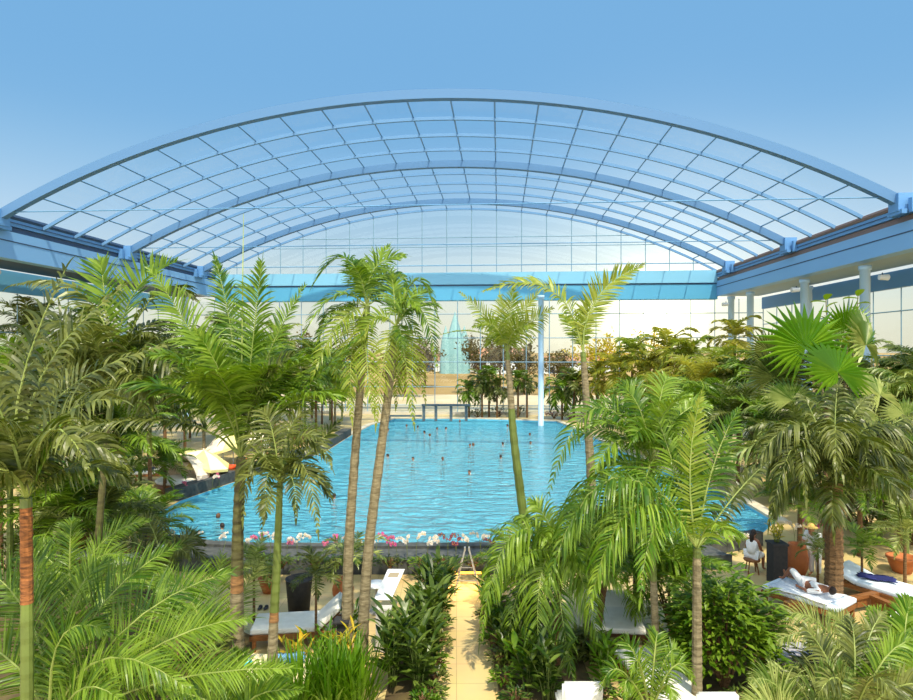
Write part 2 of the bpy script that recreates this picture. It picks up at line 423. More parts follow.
Lk.new(mg.outputs['Result'], mb2.inputs['A']); Lk.new(bc.outputs['Result'], mb2.inputs['B'])
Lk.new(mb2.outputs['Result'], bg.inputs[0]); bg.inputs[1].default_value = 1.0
sl = bpy.data.lights.new('sun', 'SUN'); so = bpy.data.objects.new('sun', sl); COL.objects.link(so)
sl.energy = 5.4; sl.angle = math.radians(1.2); sl.color = (1, .90, .70)
sdir = (F*-.46 + R*.16 + Z*.86).normalized()
so.rotation_euler = sdir.to_track_quat('Z', 'Y').to_euler()
sc.view_settings.view_transform = 'Standard'; sc.view_settings.look = 'None'; sc.view_settings.gamma = 1; sc.view_settings.exposure = 0
sc.view_settings.use_curve_mapping = False
sc.cycles.transparent_max_bounces = 12; sc.cycles.max_bounces = 8
# ------------------------------------------------------------------ ground, pool
XL, XR, YF = -31.5, 22.85, 66.0
XOL, XOR = -36.6, 27.6
pool_px = [(138, 524), (150, 536), (176, 548), (215, 555), (260, 557), (430, 557), (560, 556), (700, 553), (752, 543), (775, 522), (742, 502), (700, 483), (655, 466), (612, 447), (580, 431), (556, 421.5), (480, 419), (395, 419), (372, 425), (352, 435), (325, 452), (240, 480), (180, 501)]
pool = [G(x, y) for x, y in pool_px]
def offset(poly, r):
    out = []; n = len(poly)
    area = sum(poly[i].x*poly[(i+1) % n].y-poly[(i+1) % n].x*poly[i].y for i in range(n))
    sg = 1 if area > 0 else -1
    for i in range(n):
        a, b, c = poly[i-1], poly[i], poly[(i+1) % n]
        n1 = V(((b-a).y, -(b-a).x, 0)).normalized(); n2 = V(((c-b).y, -(c-b).x, 0)).normalized()
        out.append(b + (n1+n2).normalized()*r*sg)
    return out
def fill_mesh(loops, z):
    bm = bmesh.new(); ed = []
    for lp in loops:
        vs = [bm.verts.new((p[0], p[1], z)) for p in lp]
        for i in range(len(vs)): ed.append(bm.edges.new((vs[i], vs[(i+1) % len(vs)])))
    bmesh.ops.triangle_fill(bm, edges=ed, use_beauty=True, use_dissolve=False)
    for f in bm.faces:
        if f.normal.z < 0: f.normal_flip()
    me = bpy.data.meshes.new('m'); bm.to_mesh(me); bm.free(); return me
def paving():
    m = bpy.data.materials.new('floor_tile'); m.use_nodes = True; nt = m.node_tree; N = nt.nodes; b = N['Principled BSDF']
    tc = N.new('ShaderNodeTexCoord'); mp = N.new('ShaderNodeMapping'); mp.inputs['Rotation'].default_value = (0, 0, -YAW)
    nt.links.new(tc.outputs['Object'], mp.inputs[0])
    br = N.new('ShaderNodeTexBrick'); br.offset = 0; br.inputs['Scale'].default_value = 1
    br.inputs['Brick Width'].default_value = .8; br.inputs['Row Height'].default_value = .8; br.inputs['Mortar Size'].default_value = .008
    br.inputs['Color1'].default_value = lin((216, 192, 132))+(1,); br.inputs['Color2'].default_value = lin((206, 180, 122))+(1,); br.inputs['Mortar'].default_value = lin((176, 152, 104))+(1,)
    nt.links.new(mp.outputs[0], br.inputs[0])
    ns = N.new('ShaderNodeTexNoise'); ns.inputs['Scale'].default_value = 1.5; ns.inputs['Detail'].default_value = 5; nt.links.new(tc.outputs['Object'], ns.inputs[0])
    mx = N.new('ShaderNodeMix'); mx.data_type = 'RGBA'; mx.blend_type = 'MULTIPLY'; mx.inputs['Factor'].default_value = .25
    nt.links.new(br.outputs[0], mx.inputs['A']); nt.links.new(ns.outputs['Color'], mx.inputs['B'])
    nt.links.new(mx.outputs['Result'], b.inputs['Base Color']); b.inputs['Roughness'].default_value = .45; return m
FLOOR = paving()
me = fill_mesh([[V((XOL, -2, 0)), V((XOR, -2, 0)), V((XOR, YF, 0)), V((XOL, YF, 0))], pool], 0); me.materials.append(FLOOR)
o = link('floor', me); o['kind'] = 'structure'
mb = MB(); n = len(pool)
for i in range(n):
    a, b = pool[i], pool[(i+1) % n]; mb.quad(a, b, b-Z*1.65, a-Z*1.65)
TILE = mat('pool_tile', (96, 190, 220), .3)
struct('trim_1', mb, TILE)
me = fill_mesh([pool], -1.65); me.materials.append(TILE); o = link('pool_basin_floor', me); o['kind'] = 'structure'
def watermat():
    m = bpy.data.materials.new('pool_water'); m.use_nodes = True; nt = m.node_tree; N = nt.nodes; b = N['Principled BSDF']
    b.inputs['Roughness'].default_value = .06; b.inputs['IOR'].default_value = 1.45; b.inputs['Specular IOR Level'].default_value = 1.0
    tc = N.new('ShaderNodeTexCoord'); mp = N.new('ShaderNodeMapping'); mp.inputs['Scale'].default_value = (.8, 1.7, 1); nt.links.new(tc.outputs['Object'], mp.inputs[0])
    a = N.new('ShaderNodeTexNoise'); a.inputs['Scale'].default_value = 1.25; a.inputs['Detail'].default_value = 5; a.inputs['Distortion'].default_value = .6
    nt.links.new(mp.outputs[0], a.inputs['Vector'])
    bp = N.new('ShaderNodeBump'); bp.inputs['Strength'].default_value = 1; bp.inputs['Distance'].default_value = 1.6
    nt.links.new(a.outputs['Fac'], bp.inputs['Height']); nt.links.new(bp.outputs[0], b.inputs['Normal'])
    b.inputs['Base Color'].default_value = lin((98, 188, 212))+(1,)
    t = N.new('ShaderNodeBsdfTransparent'); t.inputs[0].default_value = (.75, .95, 1, 1)
    ms = N.new('ShaderNodeMixShader'); ms.inputs[0].default_value = .22
    nt.links.new(b.outputs[0], ms.inputs[1]); nt.links.new(t.outputs[0], ms.inputs[2]); nt.links.new(ms.outputs[0], N['Material Output'].inputs[0])
    return m
me = fill_mesh([pool], -.12); me.materials.append(watermat()); o = link('pool_water', me); o['kind'] = 'structure'
# pool kerbs: pale coping on the far bank, dark stone wall on the left bank
def ribbon(poly_a, poly_b, z0, z1):
    mb = MB(); k = len(poly_a)
    for i in range(k-1):
        a, b, c, d = poly_a[i], poly_a[i+1], poly_b[i+1], poly_b[i]
        u = lambda q, z: V((q.x, q.y, z))
        mb.quad(u(a, z1), u(b, z1), u(c, z1), u(d, z1)); mb.quad(u(a, z0), u(b, z0), u(b, z1), u(a, z1)); mb.quad(u(d, z1), u(c, z1), u(c, z0), u(d, z0))
    for q, r_ in ((poly_a[0], poly_b[0]), (poly_a[-1], poly_b[-1])):
        mb.quad(V((q.x, q.y, z0)), V((r_.x, r_.y, z0)), V((r_.x, r_.y, z1)), V((q.x, q.y, z1)))
    return mb
def pl(a, off):
    full = offset(pool, off); return full[a[0]:a[1]]
struct('trim_2', ribbon(pl((19, 23), .05), pl((19, 23), .75), 0, .55), STONE)
struct('trim_3', ribbon(pl((9, 20), .02), pl((9, 20), .55), 0, .09), mat('coping', (214, 206, 186), .6, (190, 180, 156), 3))
struct('trim_4', ribbon(pl((1, 9), .03), pl((1, 9), .4), 0, .50), STONE)
# planter box between the near pool edge and the sitting area
o_a = pl((2, 8), .42); o_b = pl((2, 8), 2.4)
struct('trim_5', ribbon(pl((2, 8), .42), pl((2, 8), 1.5), 0, .42), STONE)
pf = ribbon(pl((2, 8), 1.5), pl((2, 8), 1.62), 0, .46)
tr6 = struct('trim_6', pf, STONE)
# warm strip light under the planter lip at the head of the path
la, lb = G(444, 590), G(482, 590); lc = (la+lb)/2
MB().box(lc+F*.28+Z*.40, (1.25, .05, .05), YAW).build('light_strip', mat('warm_strip', (255, 176, 60), .5, emit=4), tr6)
ll = bpy.data.lights.new('strip_light', 'AREA'); ll.shape = 'RECTANGLE'; ll.size = 1.3; ll.size_y = .1; ll.energy = 22; ll.color = (1, .6, .14)
lo = bpy.data.objects.new('strip_light', ll); COL.objects.link(lo); lo.location = lc+F*.2+Z*.38; lo.rotation_euler = (math.radians(-25), 0, YAW)
# ------------------------------------------------------------------ planting beds (soil) each side of the path
def bed(name, px, h=.1):
    q = [G(x, y) for x, y in px]
    mb = MB(); k = len(q)
    i0 = len(mb.v); mb.v += [p+Z*h for p in q]; mb.f.append(tuple(range(k))); mb.m.append(0)
    for i in range(k): mb.quad(q[i], q[(i+1) % k], q[(i+1) % k]+Z*h, q[i]+Z*h)
    return struct(name, mb, SOIL)
bed('floor_bed_left', [(372, 760), (428, 760), (441, 600), (408, 600)])
bed('floor_bed_right', [(512, 760), (620, 760), (560, 606), (482, 604)])
bed('floor_bed_thicket', [(-200, 1000), (240, 1000), (252, 640), (150, 590), (60, 580), (-200, 620)])
bed('floor_bed_shrubs', [(650, 780), (860, 780), (775, 610), (690, 600)])
# ------------------------------------------------------------------ roof
HC = (XR-XL)/2; XC = (XR+XL)/2; Z0 = 15.45; RISE = 6.95
RAD = (HC*HC+RISE*RISE)/(2*RISE)
A0 = math.asin(HC/RAD)
def arc(t, dz=0):
    a = -A0+2*A0*t; return V((XC+(RAD+dz)*math.sin(a), 0, Z0-(RAD-RISE)+(RAD+dz)*math.cos(a)))
roof = struct('ceiling'); NP = 21; Y0 = 35.8
def archbeam(y, wy, hz, name, m, n=48):
    mb = MB()
    for i in range(n):
        p, q, p2, q2 = arc(i/n, -hz), arc((i+1)/n, -hz), arc(i/n), arc((i+1)/n)
        A = [V((s.x, yy, s.z)) for yy in (y-wy/2, y+wy/2) for s in (p, q, q2, p2)]
        mb.quad(A[0], A[1], A[2], A[3]); mb.quad(A[4], A[7], A[6], A[5]); mb.quad(A[0], A[4], A[5], A[1]); mb.quad(A[3], A[2], A[6], A[7])
    return mb.build(name, m, roof)
RIBS = (62.0, 49.5, 36.0)
for y in RIBS: archbeam(y, .45, .55, 'arch_rib', RIBP)
ys = [37+12.5/4*k for k in range(1, 4)] + [49.5+12.5/4*k for k in range(1, 4)] + [66]
for y in ys: archbeam(y, .16, .22, 'glazing_arch', PURP)
for i in range(1, NP):
    p = arc(i/NP, -.02); q = [V((p.x, y, p.z)) for y in (Y0, YF)]
    MB().tube(q, .055, 4).build('purlin', PURP, roof)
mb = MB(); n = 42
for i in range(n):
    p, q = arc(i/n, .05), arc((i+1)/n, .05)
    mb.quad(V((p.x, Y0, p.z)), V((q.x, Y0, q.z)), V((q.x, YF, q.z)), V((p.x, YF, p.z)))
mb.build('glass_pane', glassmat('roof_glass', (246, 250, 252), .03), roof)
for y in RIBS:
    MB().tube([V((XL, y, Z0+.15)), V((XR, y, Z0+.15))], .035, 4).build('tie_rod', mat('tie_paint', (98, 146, 186), .5), roof)
for y in RIBS:
    for sx, x in ((1, XL), (-1, XR)):
        b_ = MB(); b_.box((x+sx*.25, y, Z0-.2), (.9, .9, 1.0)); b_.box((x+sx*.1, y-.75, Z0-.45), (.35, .3, .8)); b_.box((x+sx*.1, y+.75, Z0-.45), (.35, .3, .8))
        b_.box((x+sx*.5, y, Z0-.75), (.3, 1.3, .25)); b_.build('bracket', BLUEP, roof)
# ring beams
def beam(name, p, q, inward, zb=12.45, zt=14.75, th=.9):
    """box beam from p to q with a seam line on the face that looks into the hall, a dark shadow gap and rails above"""
    p = V(p); q = V(q); t = (q-p).normalized(); iw = V(inward); L = (q-p).length; M_ = Matrix((t, iw, Z)).transposed()
    c = (p+q)/2
    root = struct(name)
    MB().box(c-iw*th/2+Z*(zb+zt)/2, (L, th, zt-zb), M=M_).build('fascia_board', FASC, root)
    MB().box(c+iw*.012+Z*(zt-.62), (L, .03, .07), M=M_).build('seam', SEAM, root)
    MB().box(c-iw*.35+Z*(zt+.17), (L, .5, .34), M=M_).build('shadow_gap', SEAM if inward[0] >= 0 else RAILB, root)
    MB().box(c-iw*.2+Z*(zt+.62), (L, .4, .46), M=M_).build('rail', BLUEP, root)
    MB().box(c+iw*.02+Z*(zt+.62), (L, .04, .05), M=M_).build('rail_groove', SEAM, root)
    MB().tube([p-iw*.1+Z*(zt+1.0), q-iw*.1+Z*(zt+1.0)], .2, 8).build('gutter_pipe', RAILB if inward[0] < 0 else SEAM, root)
    return root
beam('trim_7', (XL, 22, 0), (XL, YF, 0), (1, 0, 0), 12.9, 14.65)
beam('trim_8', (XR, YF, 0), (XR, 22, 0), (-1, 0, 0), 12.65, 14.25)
fb = struct('trim_9')
MB().box((XC, YF+.45, 13.85), (XR-XL+.2, .9, 3.0)).build('fascia_board', mat('far_fascia', (86, 164, 202), .5), fb)
MB().box((XC, YF-.02, 14.0), (XR-XL, .05, .12)).build('seam', SEAM, fb)
MB().box((XC, YF-.06, 14.75), (XR-XL, .12, 1.3)).build('upper_band', mat('far_band', (128, 188, 218), .5), fb)
# side galleries: soffit and outer band
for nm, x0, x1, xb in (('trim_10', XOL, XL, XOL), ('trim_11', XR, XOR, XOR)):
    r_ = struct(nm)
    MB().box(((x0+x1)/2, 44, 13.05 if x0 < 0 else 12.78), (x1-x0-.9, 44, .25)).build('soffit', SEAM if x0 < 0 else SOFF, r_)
    MB().box((xb, 44, 12.1 if x0 < 0 else 11.9), (.3, 44, 1.6 if x0 < 0 else 1.2)).build('outer_band', BLUEP if x0 > 0 else mat('left_band', (104, 176, 224), .5), r_)
# outer side windows
def facade(name, a, b, z0, z1, nv, hz, glass, lean=0, rad=.045):
    root = struct(name); a = V(a); b = V(b)
    mb = MB(); mb.quad(a+Z*z0, b+Z*z0, b+Z*z1, a+Z*z1); mb.build('glass_pane', glass, root)
    for i in range(nv+1):
        t = i/nv; c = a.lerp(b, t); MB().tube([c+Z*z0, c+Z*z1+(b-a).normalized()*lean], rad, 4).build('mullion', MUL, root)
    for z in hz: MB().tube([a+Z*z, b+Z*z], rad, 4).build('transom', MUL, root)
    return root
GL = glassmat('window_glass', (243, 248, 247), .03)
facade('window_1', (XOL, YF, 0), (XOR, YF, 0), .3, 12.4, 26, (1.0, 3.0, 5.7, 8.3, 10.9), GL)
facade('window_2', (XOL, 22, 0), (XOL, YF, 0), .3, 11.3, 16, (3.0, 5.7, 8.3), GL)
facade('window_3', (XOR, 22, 0), (XOR, YF, 0), .3, 11.3, 14, (3.0, 6.6, 9.7), GL)
# gable window above the far beam
gw = struct('window_4'); mb = MB(); n = 42
for i in range(n):
    p, q = arc(i/n), arc((i+1)/n)
    mb.quad(V((p.x, YF, Z0-.1)), V((q.x, YF, Z0-.1)), V((q.x, YF, max(q.z, Z0))), V((p.x, YF, max(p.z, Z0))))
mb.build('glass_pane', GL, gw)
for i in range(1, NP):
    p = arc(i/NP); MB().tube([V((p.x, YF, Z0-.2)), V((p.x, YF, p.z))], .045, 4).build('mullion', MUL, gw)
for z in (16.2, 18.2, 19.2):
    s = math.sqrt(max(0, RAD**2-(z-(Z0-RAD+RISE))**2)); MB().tube([V((XC-s, YF, z)), V((XC+s, YF, z))], .045, 4).build('transom', MUL, gw)
# low plinths under the glass
for nm, c, s in (('trim_12', ((XOL+XOR)/2, YF, .15), (XOR-XOL, .3, .3)), ('trim_13', (XOL, 44, .15), (.3, 44, .3)), ('trim_14', (XOR, 44, .15), (.3, 44, .3))):
    struct(nm, MB().box(c, s), mat('plinth', (196, 190, 176), .7))
# columns
COLM = mat('column_paint', (176, 206, 232), .4)
def column(name, base, r=.3, top=12.45):
    mb = MB(); mb.lathe(base, [(r*1.5, 0), (r*1.5, .12), (r, .14), (r, top-.3), (r*1.25, top-.28), (r*1.25, top)], 14)
    return struct(name, mb, COLM, True)
for i, (x, y) in enumerate([(23.6, 64), (23.5, 59), (23.5, 48.8), (23.6, 41.2), (26.3, 54), (-32.4, 61), (-32.4, 50.5)]): column('column', (x, y, 0))
cb = P(541, 424, 57.5); cb.z = -1.65
column('column', cb, .26, 13.8)
# ------------------------------------------------------------------ outside the far glass
def plane(name, x0, x1, y0, y1, z, m):
    mb = MB(); mb.quad(V((x0, y0, z)), V((x1, y0, z)), V((x1, y1, z)), V((x0, y1, z))); return struct(name, mb, m)
plane('ground', -260, 260, YF+.2, 420, -.1, mat('dry_field', (176, 146, 92), .95, (140, 112, 64), .05))
mbh = MB(); mbh.quad(V((-260, 100, -.1)), V((260, 100, -.1)), V((260, 300, 5.5)), V((-260, 300, 5.5))); mbh.quad(V((-260, 300, 5.5)), V((260, 300, 5.5)), V((260, 420, 5)), V((-260, 420, 5)))
struct('hill', mbh, MATS['dry_field'])
plane('ground', -70, 70, YF+.3, 96, -.04, mat('pale_yard', (214, 196, 168), .95, (190, 168, 130), .12))
plane('ground', -260, XOL-.2, -10, YF+.2, -.1, MATS['dry_field']); plane('ground', XOR+.2, 260, -10, YF+.2, -.1, MATS['dry_field'])
# bare trees, golden tree, pavilion and buildings beyond the glass
def tree(label, px, py, d, h, rad, lm, nl, seed, group='trees outside the far glass'):
    rnd = random.Random(seed); base = P(px, 350, d); base.z = -.05
    root = thing('tree', label, 'tree', base, group); st = MB(); lf = MB()
    h *= 1.25; rad *= 1.5
    st.tube([base, base+Z*h*.35, base+Z*h*.6], [.2, .15, .1], 6)
    for i in range(16):
        az = rnd.uniform(0, 6.28); e = rnd.uniform(.2, 1.4); l = rad*rnd.uniform(.6, 1.1)
        a = base+Z*h*rnd.uniform(.28, .55); t = a+V((math.cos(az)*math.cos(e)*l, math.sin(az)*math.cos(e)*l, math.sin(e)*h*.5))
        st.tube(curve3(a, a.lerp(t, .5)+Z*.3, t, 4), [.07, .06, .045, .03, .015], 4)
        for k in range(nl):
            p = a.lerp(t, rnd.uniform(.35, 1.1))+V((rnd.gauss(0, .5), rnd.gauss(0, .5), rnd.gauss(0, .45)))
            lf.blade(p, V((rnd.uniform(-1, 1), rnd.uniform(-1, 1), rnd.uniform(-.4, 1))), rnd.uniform(.4, .8), .34, .3, V((rnd.uniform(-1, 1), rnd.uniform(-1, 1), 0)), 2)
    st.build('trunk', T_BROWN, root); lf.build('crown', lm, root)
for i, (px, d, h, r_, lab) in enumerate([
    (405, 92, 6.4, 3.0, 'thin brown winter tree outside, left of the blue-green spire'),
    (478, 98, 7.2, 3.4, 'bare brown tree outside, just right of the blue-green spire'),
    (500, 104, 7.6, 3.6, 'bare brown tree outside behind the slim palm by the middle of the pool'),
    (524, 96, 6.6, 3.0, 'bare brown tree outside left of the tall pale column'),
    (560, 108, 6.2, 3.0, 'small brown tree outside right of the tall pale column'),
    (425, 110, 7.0, 3.2, 'brown tree outside behind the blue-green spire'),
    (350, 96, 7.0, 3.4, 'brown tree outside, hidden low behind the pair of leaning palms'),
    (300, 98, 7.5, 3.4, 'brown tree outside behind the crown of the big left palm')]):
    tree(lab, px, 390, d, h, r_, L_TREE, 70, i+3)
tree('bright golden tree outside right of the tall pale column', 604, 390, 100, 8.6, 4.4, L_GOLD, 60, 41)
tree('second golden tree outside, beneath the sun glow', 650, 390, 110, 8.4, 4.2, L_GOLD, 40, 42)
sp_ = P(455, 350, 150); sp_.z = -.05
r_ = thing('garden_spire', 'tall blue-green pointed spire outside beyond the far glass', 'spire', sp_)
TEAL = mat('teal_glass', (120, 164, 168), .5, (140, 178, 180), .8)
MB().lathe(sp_, [(3.2, 0), (3.2, .3)], 8).build('base', STONE, r_)
MB().lathe(sp_, [(2.6, .3), (2.5, 6), (2.0, 10), (1.0, 13.4), (.05, 16.5)], 8).build('spire_body', TEAL, r_)
for s in (-1, 1): MB().lathe(sp_+R*s*2.3-F*.8, [(1.5, .0), (1.4, 6), (1.0, 9.5), (.05, 13)], 8).build('side_pinnacle', TEAL, r_)
def house(label, px, d, wd, h, m):
    b = P(px, 350, d); b.z = -.05; r = thing('house', label, 'house', b, 'houses far outside the far glass')
    MB().box(b+Z*h*.35, (wd, 6, h*.7)).build('wall', m, r)
    q = MB(); z0 = h*.7; i0 = 0
    q.v += [b+V((sx*wd*.54, sy*3.4, z0)) for sx in (-1, 1) for sy in (-1, 1)]+[b+V((sx*wd*.5, 0, h)) for sx in (-1, 1)]
    q.f += [(0, 2, 5, 4), (1, 4, 5, 3), (0, 4, 1), (2, 3, 5)]; q.m += [0]*4; q.build('roof', mat('roof_tile', (176, 128, 100), .8), r)
    for k in range(4): MB().box(b+V((-wd*.38+wd*.25*k, -3.02, h*.4)), (wd*.1, .1, h*.25)).build('window', SEAM, r)
house('white house far outside, seen left of the tall pale column', 500, 150, 12, 7.5, WHITEP)
house('low white house far outside, right of the tall pale column', 575, 150, 16, 5.5, WHITEP)
house('pale house far outside behind the blue-green spire', 440, 160, 18, 6, WHITEP)
# far bank: timber jetty frame
jb = P(446, 350, 60.5); jb.z = -.02
r_ = thing('jetty_frame', 'low dark timber frame with posts at the far left end of the pool', 'jetty', jb)
GREYB = mat('weathered_timber', (96, 112, 118), .7, (74, 88, 96), 4)
MB().box(jb+Z*1.55, (4.8, .5, .2), YAW).build('beam', GREYB, r_)
for t in (-2.2, -1.0, .5, 2.0): MB().box(jb+R*t+Z*.72, (.28, .28, 1.48), YAW).build('post', GREYB, r_)
MB().box(jb-R*4.2+Z*.5, (3.6, .4, .16), YAW).build('side_rail', GREYB, r_)
for t in (-5.6, -3.2): MB().box(jb+R*t+Z*.21, (.2, .2, .45), YAW).build('post', GREYB, r_)
# far-bank palms
for i, (px, py, h, k, lab) in enumerate([
    (469, 417.5, 3.1, 1.0, 'leftmost of the bushy palms on the far bank'),
    (482, 417.8, 4.1, 1.05, 'bushy palm on the far bank, second from the jetty'),
    (489, 416.8, 4.6, 1.0, 'tallest of the bushy palms left of the slim mid-pool palm'),
    (497, 417.5, 3.4, 1.0, 'short bushy palm on the far bank behind the slim palm trunk'),
    (518, 417.3, 4.4, .8, 'slender far-bank palm, first to the right of the slim palm trunk'),
    (527, 417.5, 4.0, .85, 'slender far-bank palm beside the tall pale column'),
    (562, 419.5, 3.4, 1.0, 'dark feather palm on the far bank right of the tall pale column'),
    (574, 420, 4.0, 1.05, 'dark feather palm on the far bank, left of the upright-fronded palm trunk'),
    (598, 421, 4.6, 1.1, 'far-bank palm just right of the upright-fronded palm trunk'),
    (615, 424, 5.0, 1.1, 'far-bank palm under the sun glow, left one'),
    (632, 424, 6.6, 1.05, 'tall palm under the sun glow at the far right of the pool'),
    (648, 428, 5.2, 1.15, 'golden-lit palm right of the sun glow, low one'),
    (668, 430, 7.0, 1.2, 'tall golden-lit palm beside the far right columns'),
    (690, 432, 6.0, 1.2, 'broad-crowned palm in front of the far right columns'),
    (735, 432, 8.0, 1.1, 'slim tall palm just right of the far right columns')]):
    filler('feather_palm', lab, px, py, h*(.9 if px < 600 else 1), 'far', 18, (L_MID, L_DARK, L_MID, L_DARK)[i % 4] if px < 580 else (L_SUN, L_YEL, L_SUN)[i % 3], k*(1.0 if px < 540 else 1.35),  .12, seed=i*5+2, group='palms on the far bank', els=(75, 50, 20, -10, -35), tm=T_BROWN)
for i, (px, py, lab) in enumerate([(478, 419, 'low dark hedge bush at the foot of the leftmost far-bank palms'), (500, 418, 'low hedge bush at the foot of the middle far-bank palms'), (520, 418, 'low hedge bush between slim palm and pale column'),
    (556, 420, 'reddish low bush right of the foot of the pale column'), (572, 421.5, 'low bush on the far bank in front of the dark feather palms'), (590, 424, 'low bush on the far bank behind the upright-fronded palm trunk'), (612, 430, 'low bush at the far right bend of the pool'), (640, 438, 'leafy bush on the right bank beyond the pool bend')]):
    p = G(px, py); bush('hedge_bush', lab, p+F*1.2, 1.3, .8, 1.0+.2*(i % 3), L_RED if i == 3 else L_DARK, 150, .3, i, group='low bushes on the far bank')
# ------------------------------------------------------------------ mid-ground thicket palms, left of the pool
LEFT = [  # px, py base, h, kind, n, mat, scale, label
 (128, 452, 5.2, 'areca', 13, L_MID, 1.2, 'feather palm behind the left stone wall, nearest the shell canopy'),
 (165, 455, 6.0, 'king', 13, L_DARK, 1.1, 'slim palm rising behind the pale shell canopies on the left'),
 (204, 448, 6.5, 'king', 13, L_MID, 1.1, 'tall palm standing behind the right-hand shell canopy'),
 (258, 440, 6.2, 'areca', 14, L_MID, 1.25, 'palm on the far left bank right behind the big left palm trunk'),
 (290, 436, 5.0, 'king', 14, L_BRIGHT, 1.15, 'bright palm at the end of the left stone wall'),
 (316, 434, 4.2, 'areca', 14, L_BRIGHT, 1.25, 'bushy bright palm overhanging the left bank of the pool'),
 (335, 428, 5.0, 'king', 12, L_MID, 1.1, 'palm on the left bank behind the pair of leaning trunks'),
 (225, 425, 8.0, 'king', 12, L_DARK, 1.2, 'high palm near the left wall, behind the big left palm crown'),
 (280, 420, 7.5, 'king', 12, L_YEL, 1.2, 'high yellowish palm far left, between the big palm and the leaning pair'),
 (312, 418, 6.0, 'king', 12, L_MID, 1.1, 'palm at the far left corner of the pool'),
 (60, 470, 5.0, 'droop', 14, L_DARK, 1.1, 'dark drooping palm at the left edge behind the orange trunk'),
 (15, 480, 5.4, 'areca', 14, L_BRIGHT, 1.2, 'bright palm at the left edge of the picture behind the dark fronds'),
 (100, 478, 4.4, 'areca', 14, L_DARK, 1.15, 'dense dark palm behind the small wooden hut'),
 (30, 440, 8.5, 'king', 12, L_DARK, 1.3, 'tall dark palm against the left fascia'),
 (90, 430, 8.5, 'king', 12, L_MID, 1.3, 'tall palm close to the left wall below the roof gutter')]
for i, (px, py, h, k, n_, lm, s_, lab) in enumerate(LEFT): filler('feather_palm', lab, px, py, h, k, n_+5, lm, s_*1.45, .12, seed=i+20, group='palms behind the left bank', tm=T_BROWN if i % 2 else T_GREY)
RIGHT = [
 (660, 462, 2.6, 'areca', 13, L_DARK, 1.1, 'low feather palm on the right bank at the pool bend'),
 (690, 470, 2.8, 'areca', 14, L_MID, 1.1, 'low bushy palm on the right bank behind the pale upright frond'),
 (722, 474, 3.2, 'areca', 14, L_MID, 1.2, 'bushy palm on the right bank left of the fan palm'),
 (755, 478, 3.0, 'areca', 14, L_DARK, 1.2, 'low dark palm beneath the fan palm leaves'),
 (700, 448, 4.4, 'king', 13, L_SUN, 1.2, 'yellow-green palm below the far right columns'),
 (740, 450, 4.2, 'droop', 13, L_DARK, 1.1, 'drooping palm left of the fan palm, halfway to the wall'),
 (775, 458, 4.6, 'king', 13, L_MID, 1.2, 'palm just behind the big fan leaf on the right'),
 (822, 462, 4.6, 'areca', 14, L_DARK, 1.2, 'dark bushy palm right behind the fan palm stems'),
 (865, 466, 4.6, 'droop', 14, L_PALE, 1.2, 'pale drooping palm right of the fan palm'),
 (905, 470, 4.6, 'king', 14, L_MID, 1.2, 'palm at the right edge of the picture under the soffit'),
 (890, 500, 2.7, 'areca', 14, L_MID, 1.1, 'low palm at the right edge above the sunbeds'),
 (930, 480, 5.2, 'king', 13, L_PALE, 1.3, 'tall pale palm cut by the right edge of the picture'),
 (640, 450, 3.0, 'areca', 12, L_MID, 1.1, 'feather palm on the right bank just past the pool bend'),
 (850, 440, 6.5, 'king', 12, L_PALE, 1.1, 'tall pale palm by the outer right window'),
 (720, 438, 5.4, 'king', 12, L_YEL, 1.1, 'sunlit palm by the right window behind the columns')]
for i, (px, py, h, k, n_, lm, s_, lab) in enumerate(RIGHT): filler('feather_palm', lab, px, py, h, k, n_+5, lm, s_*1.45, .11, seed=i+60, group='palms on the right bank', tm=T_BROWN if i % 2 else T_GREY)

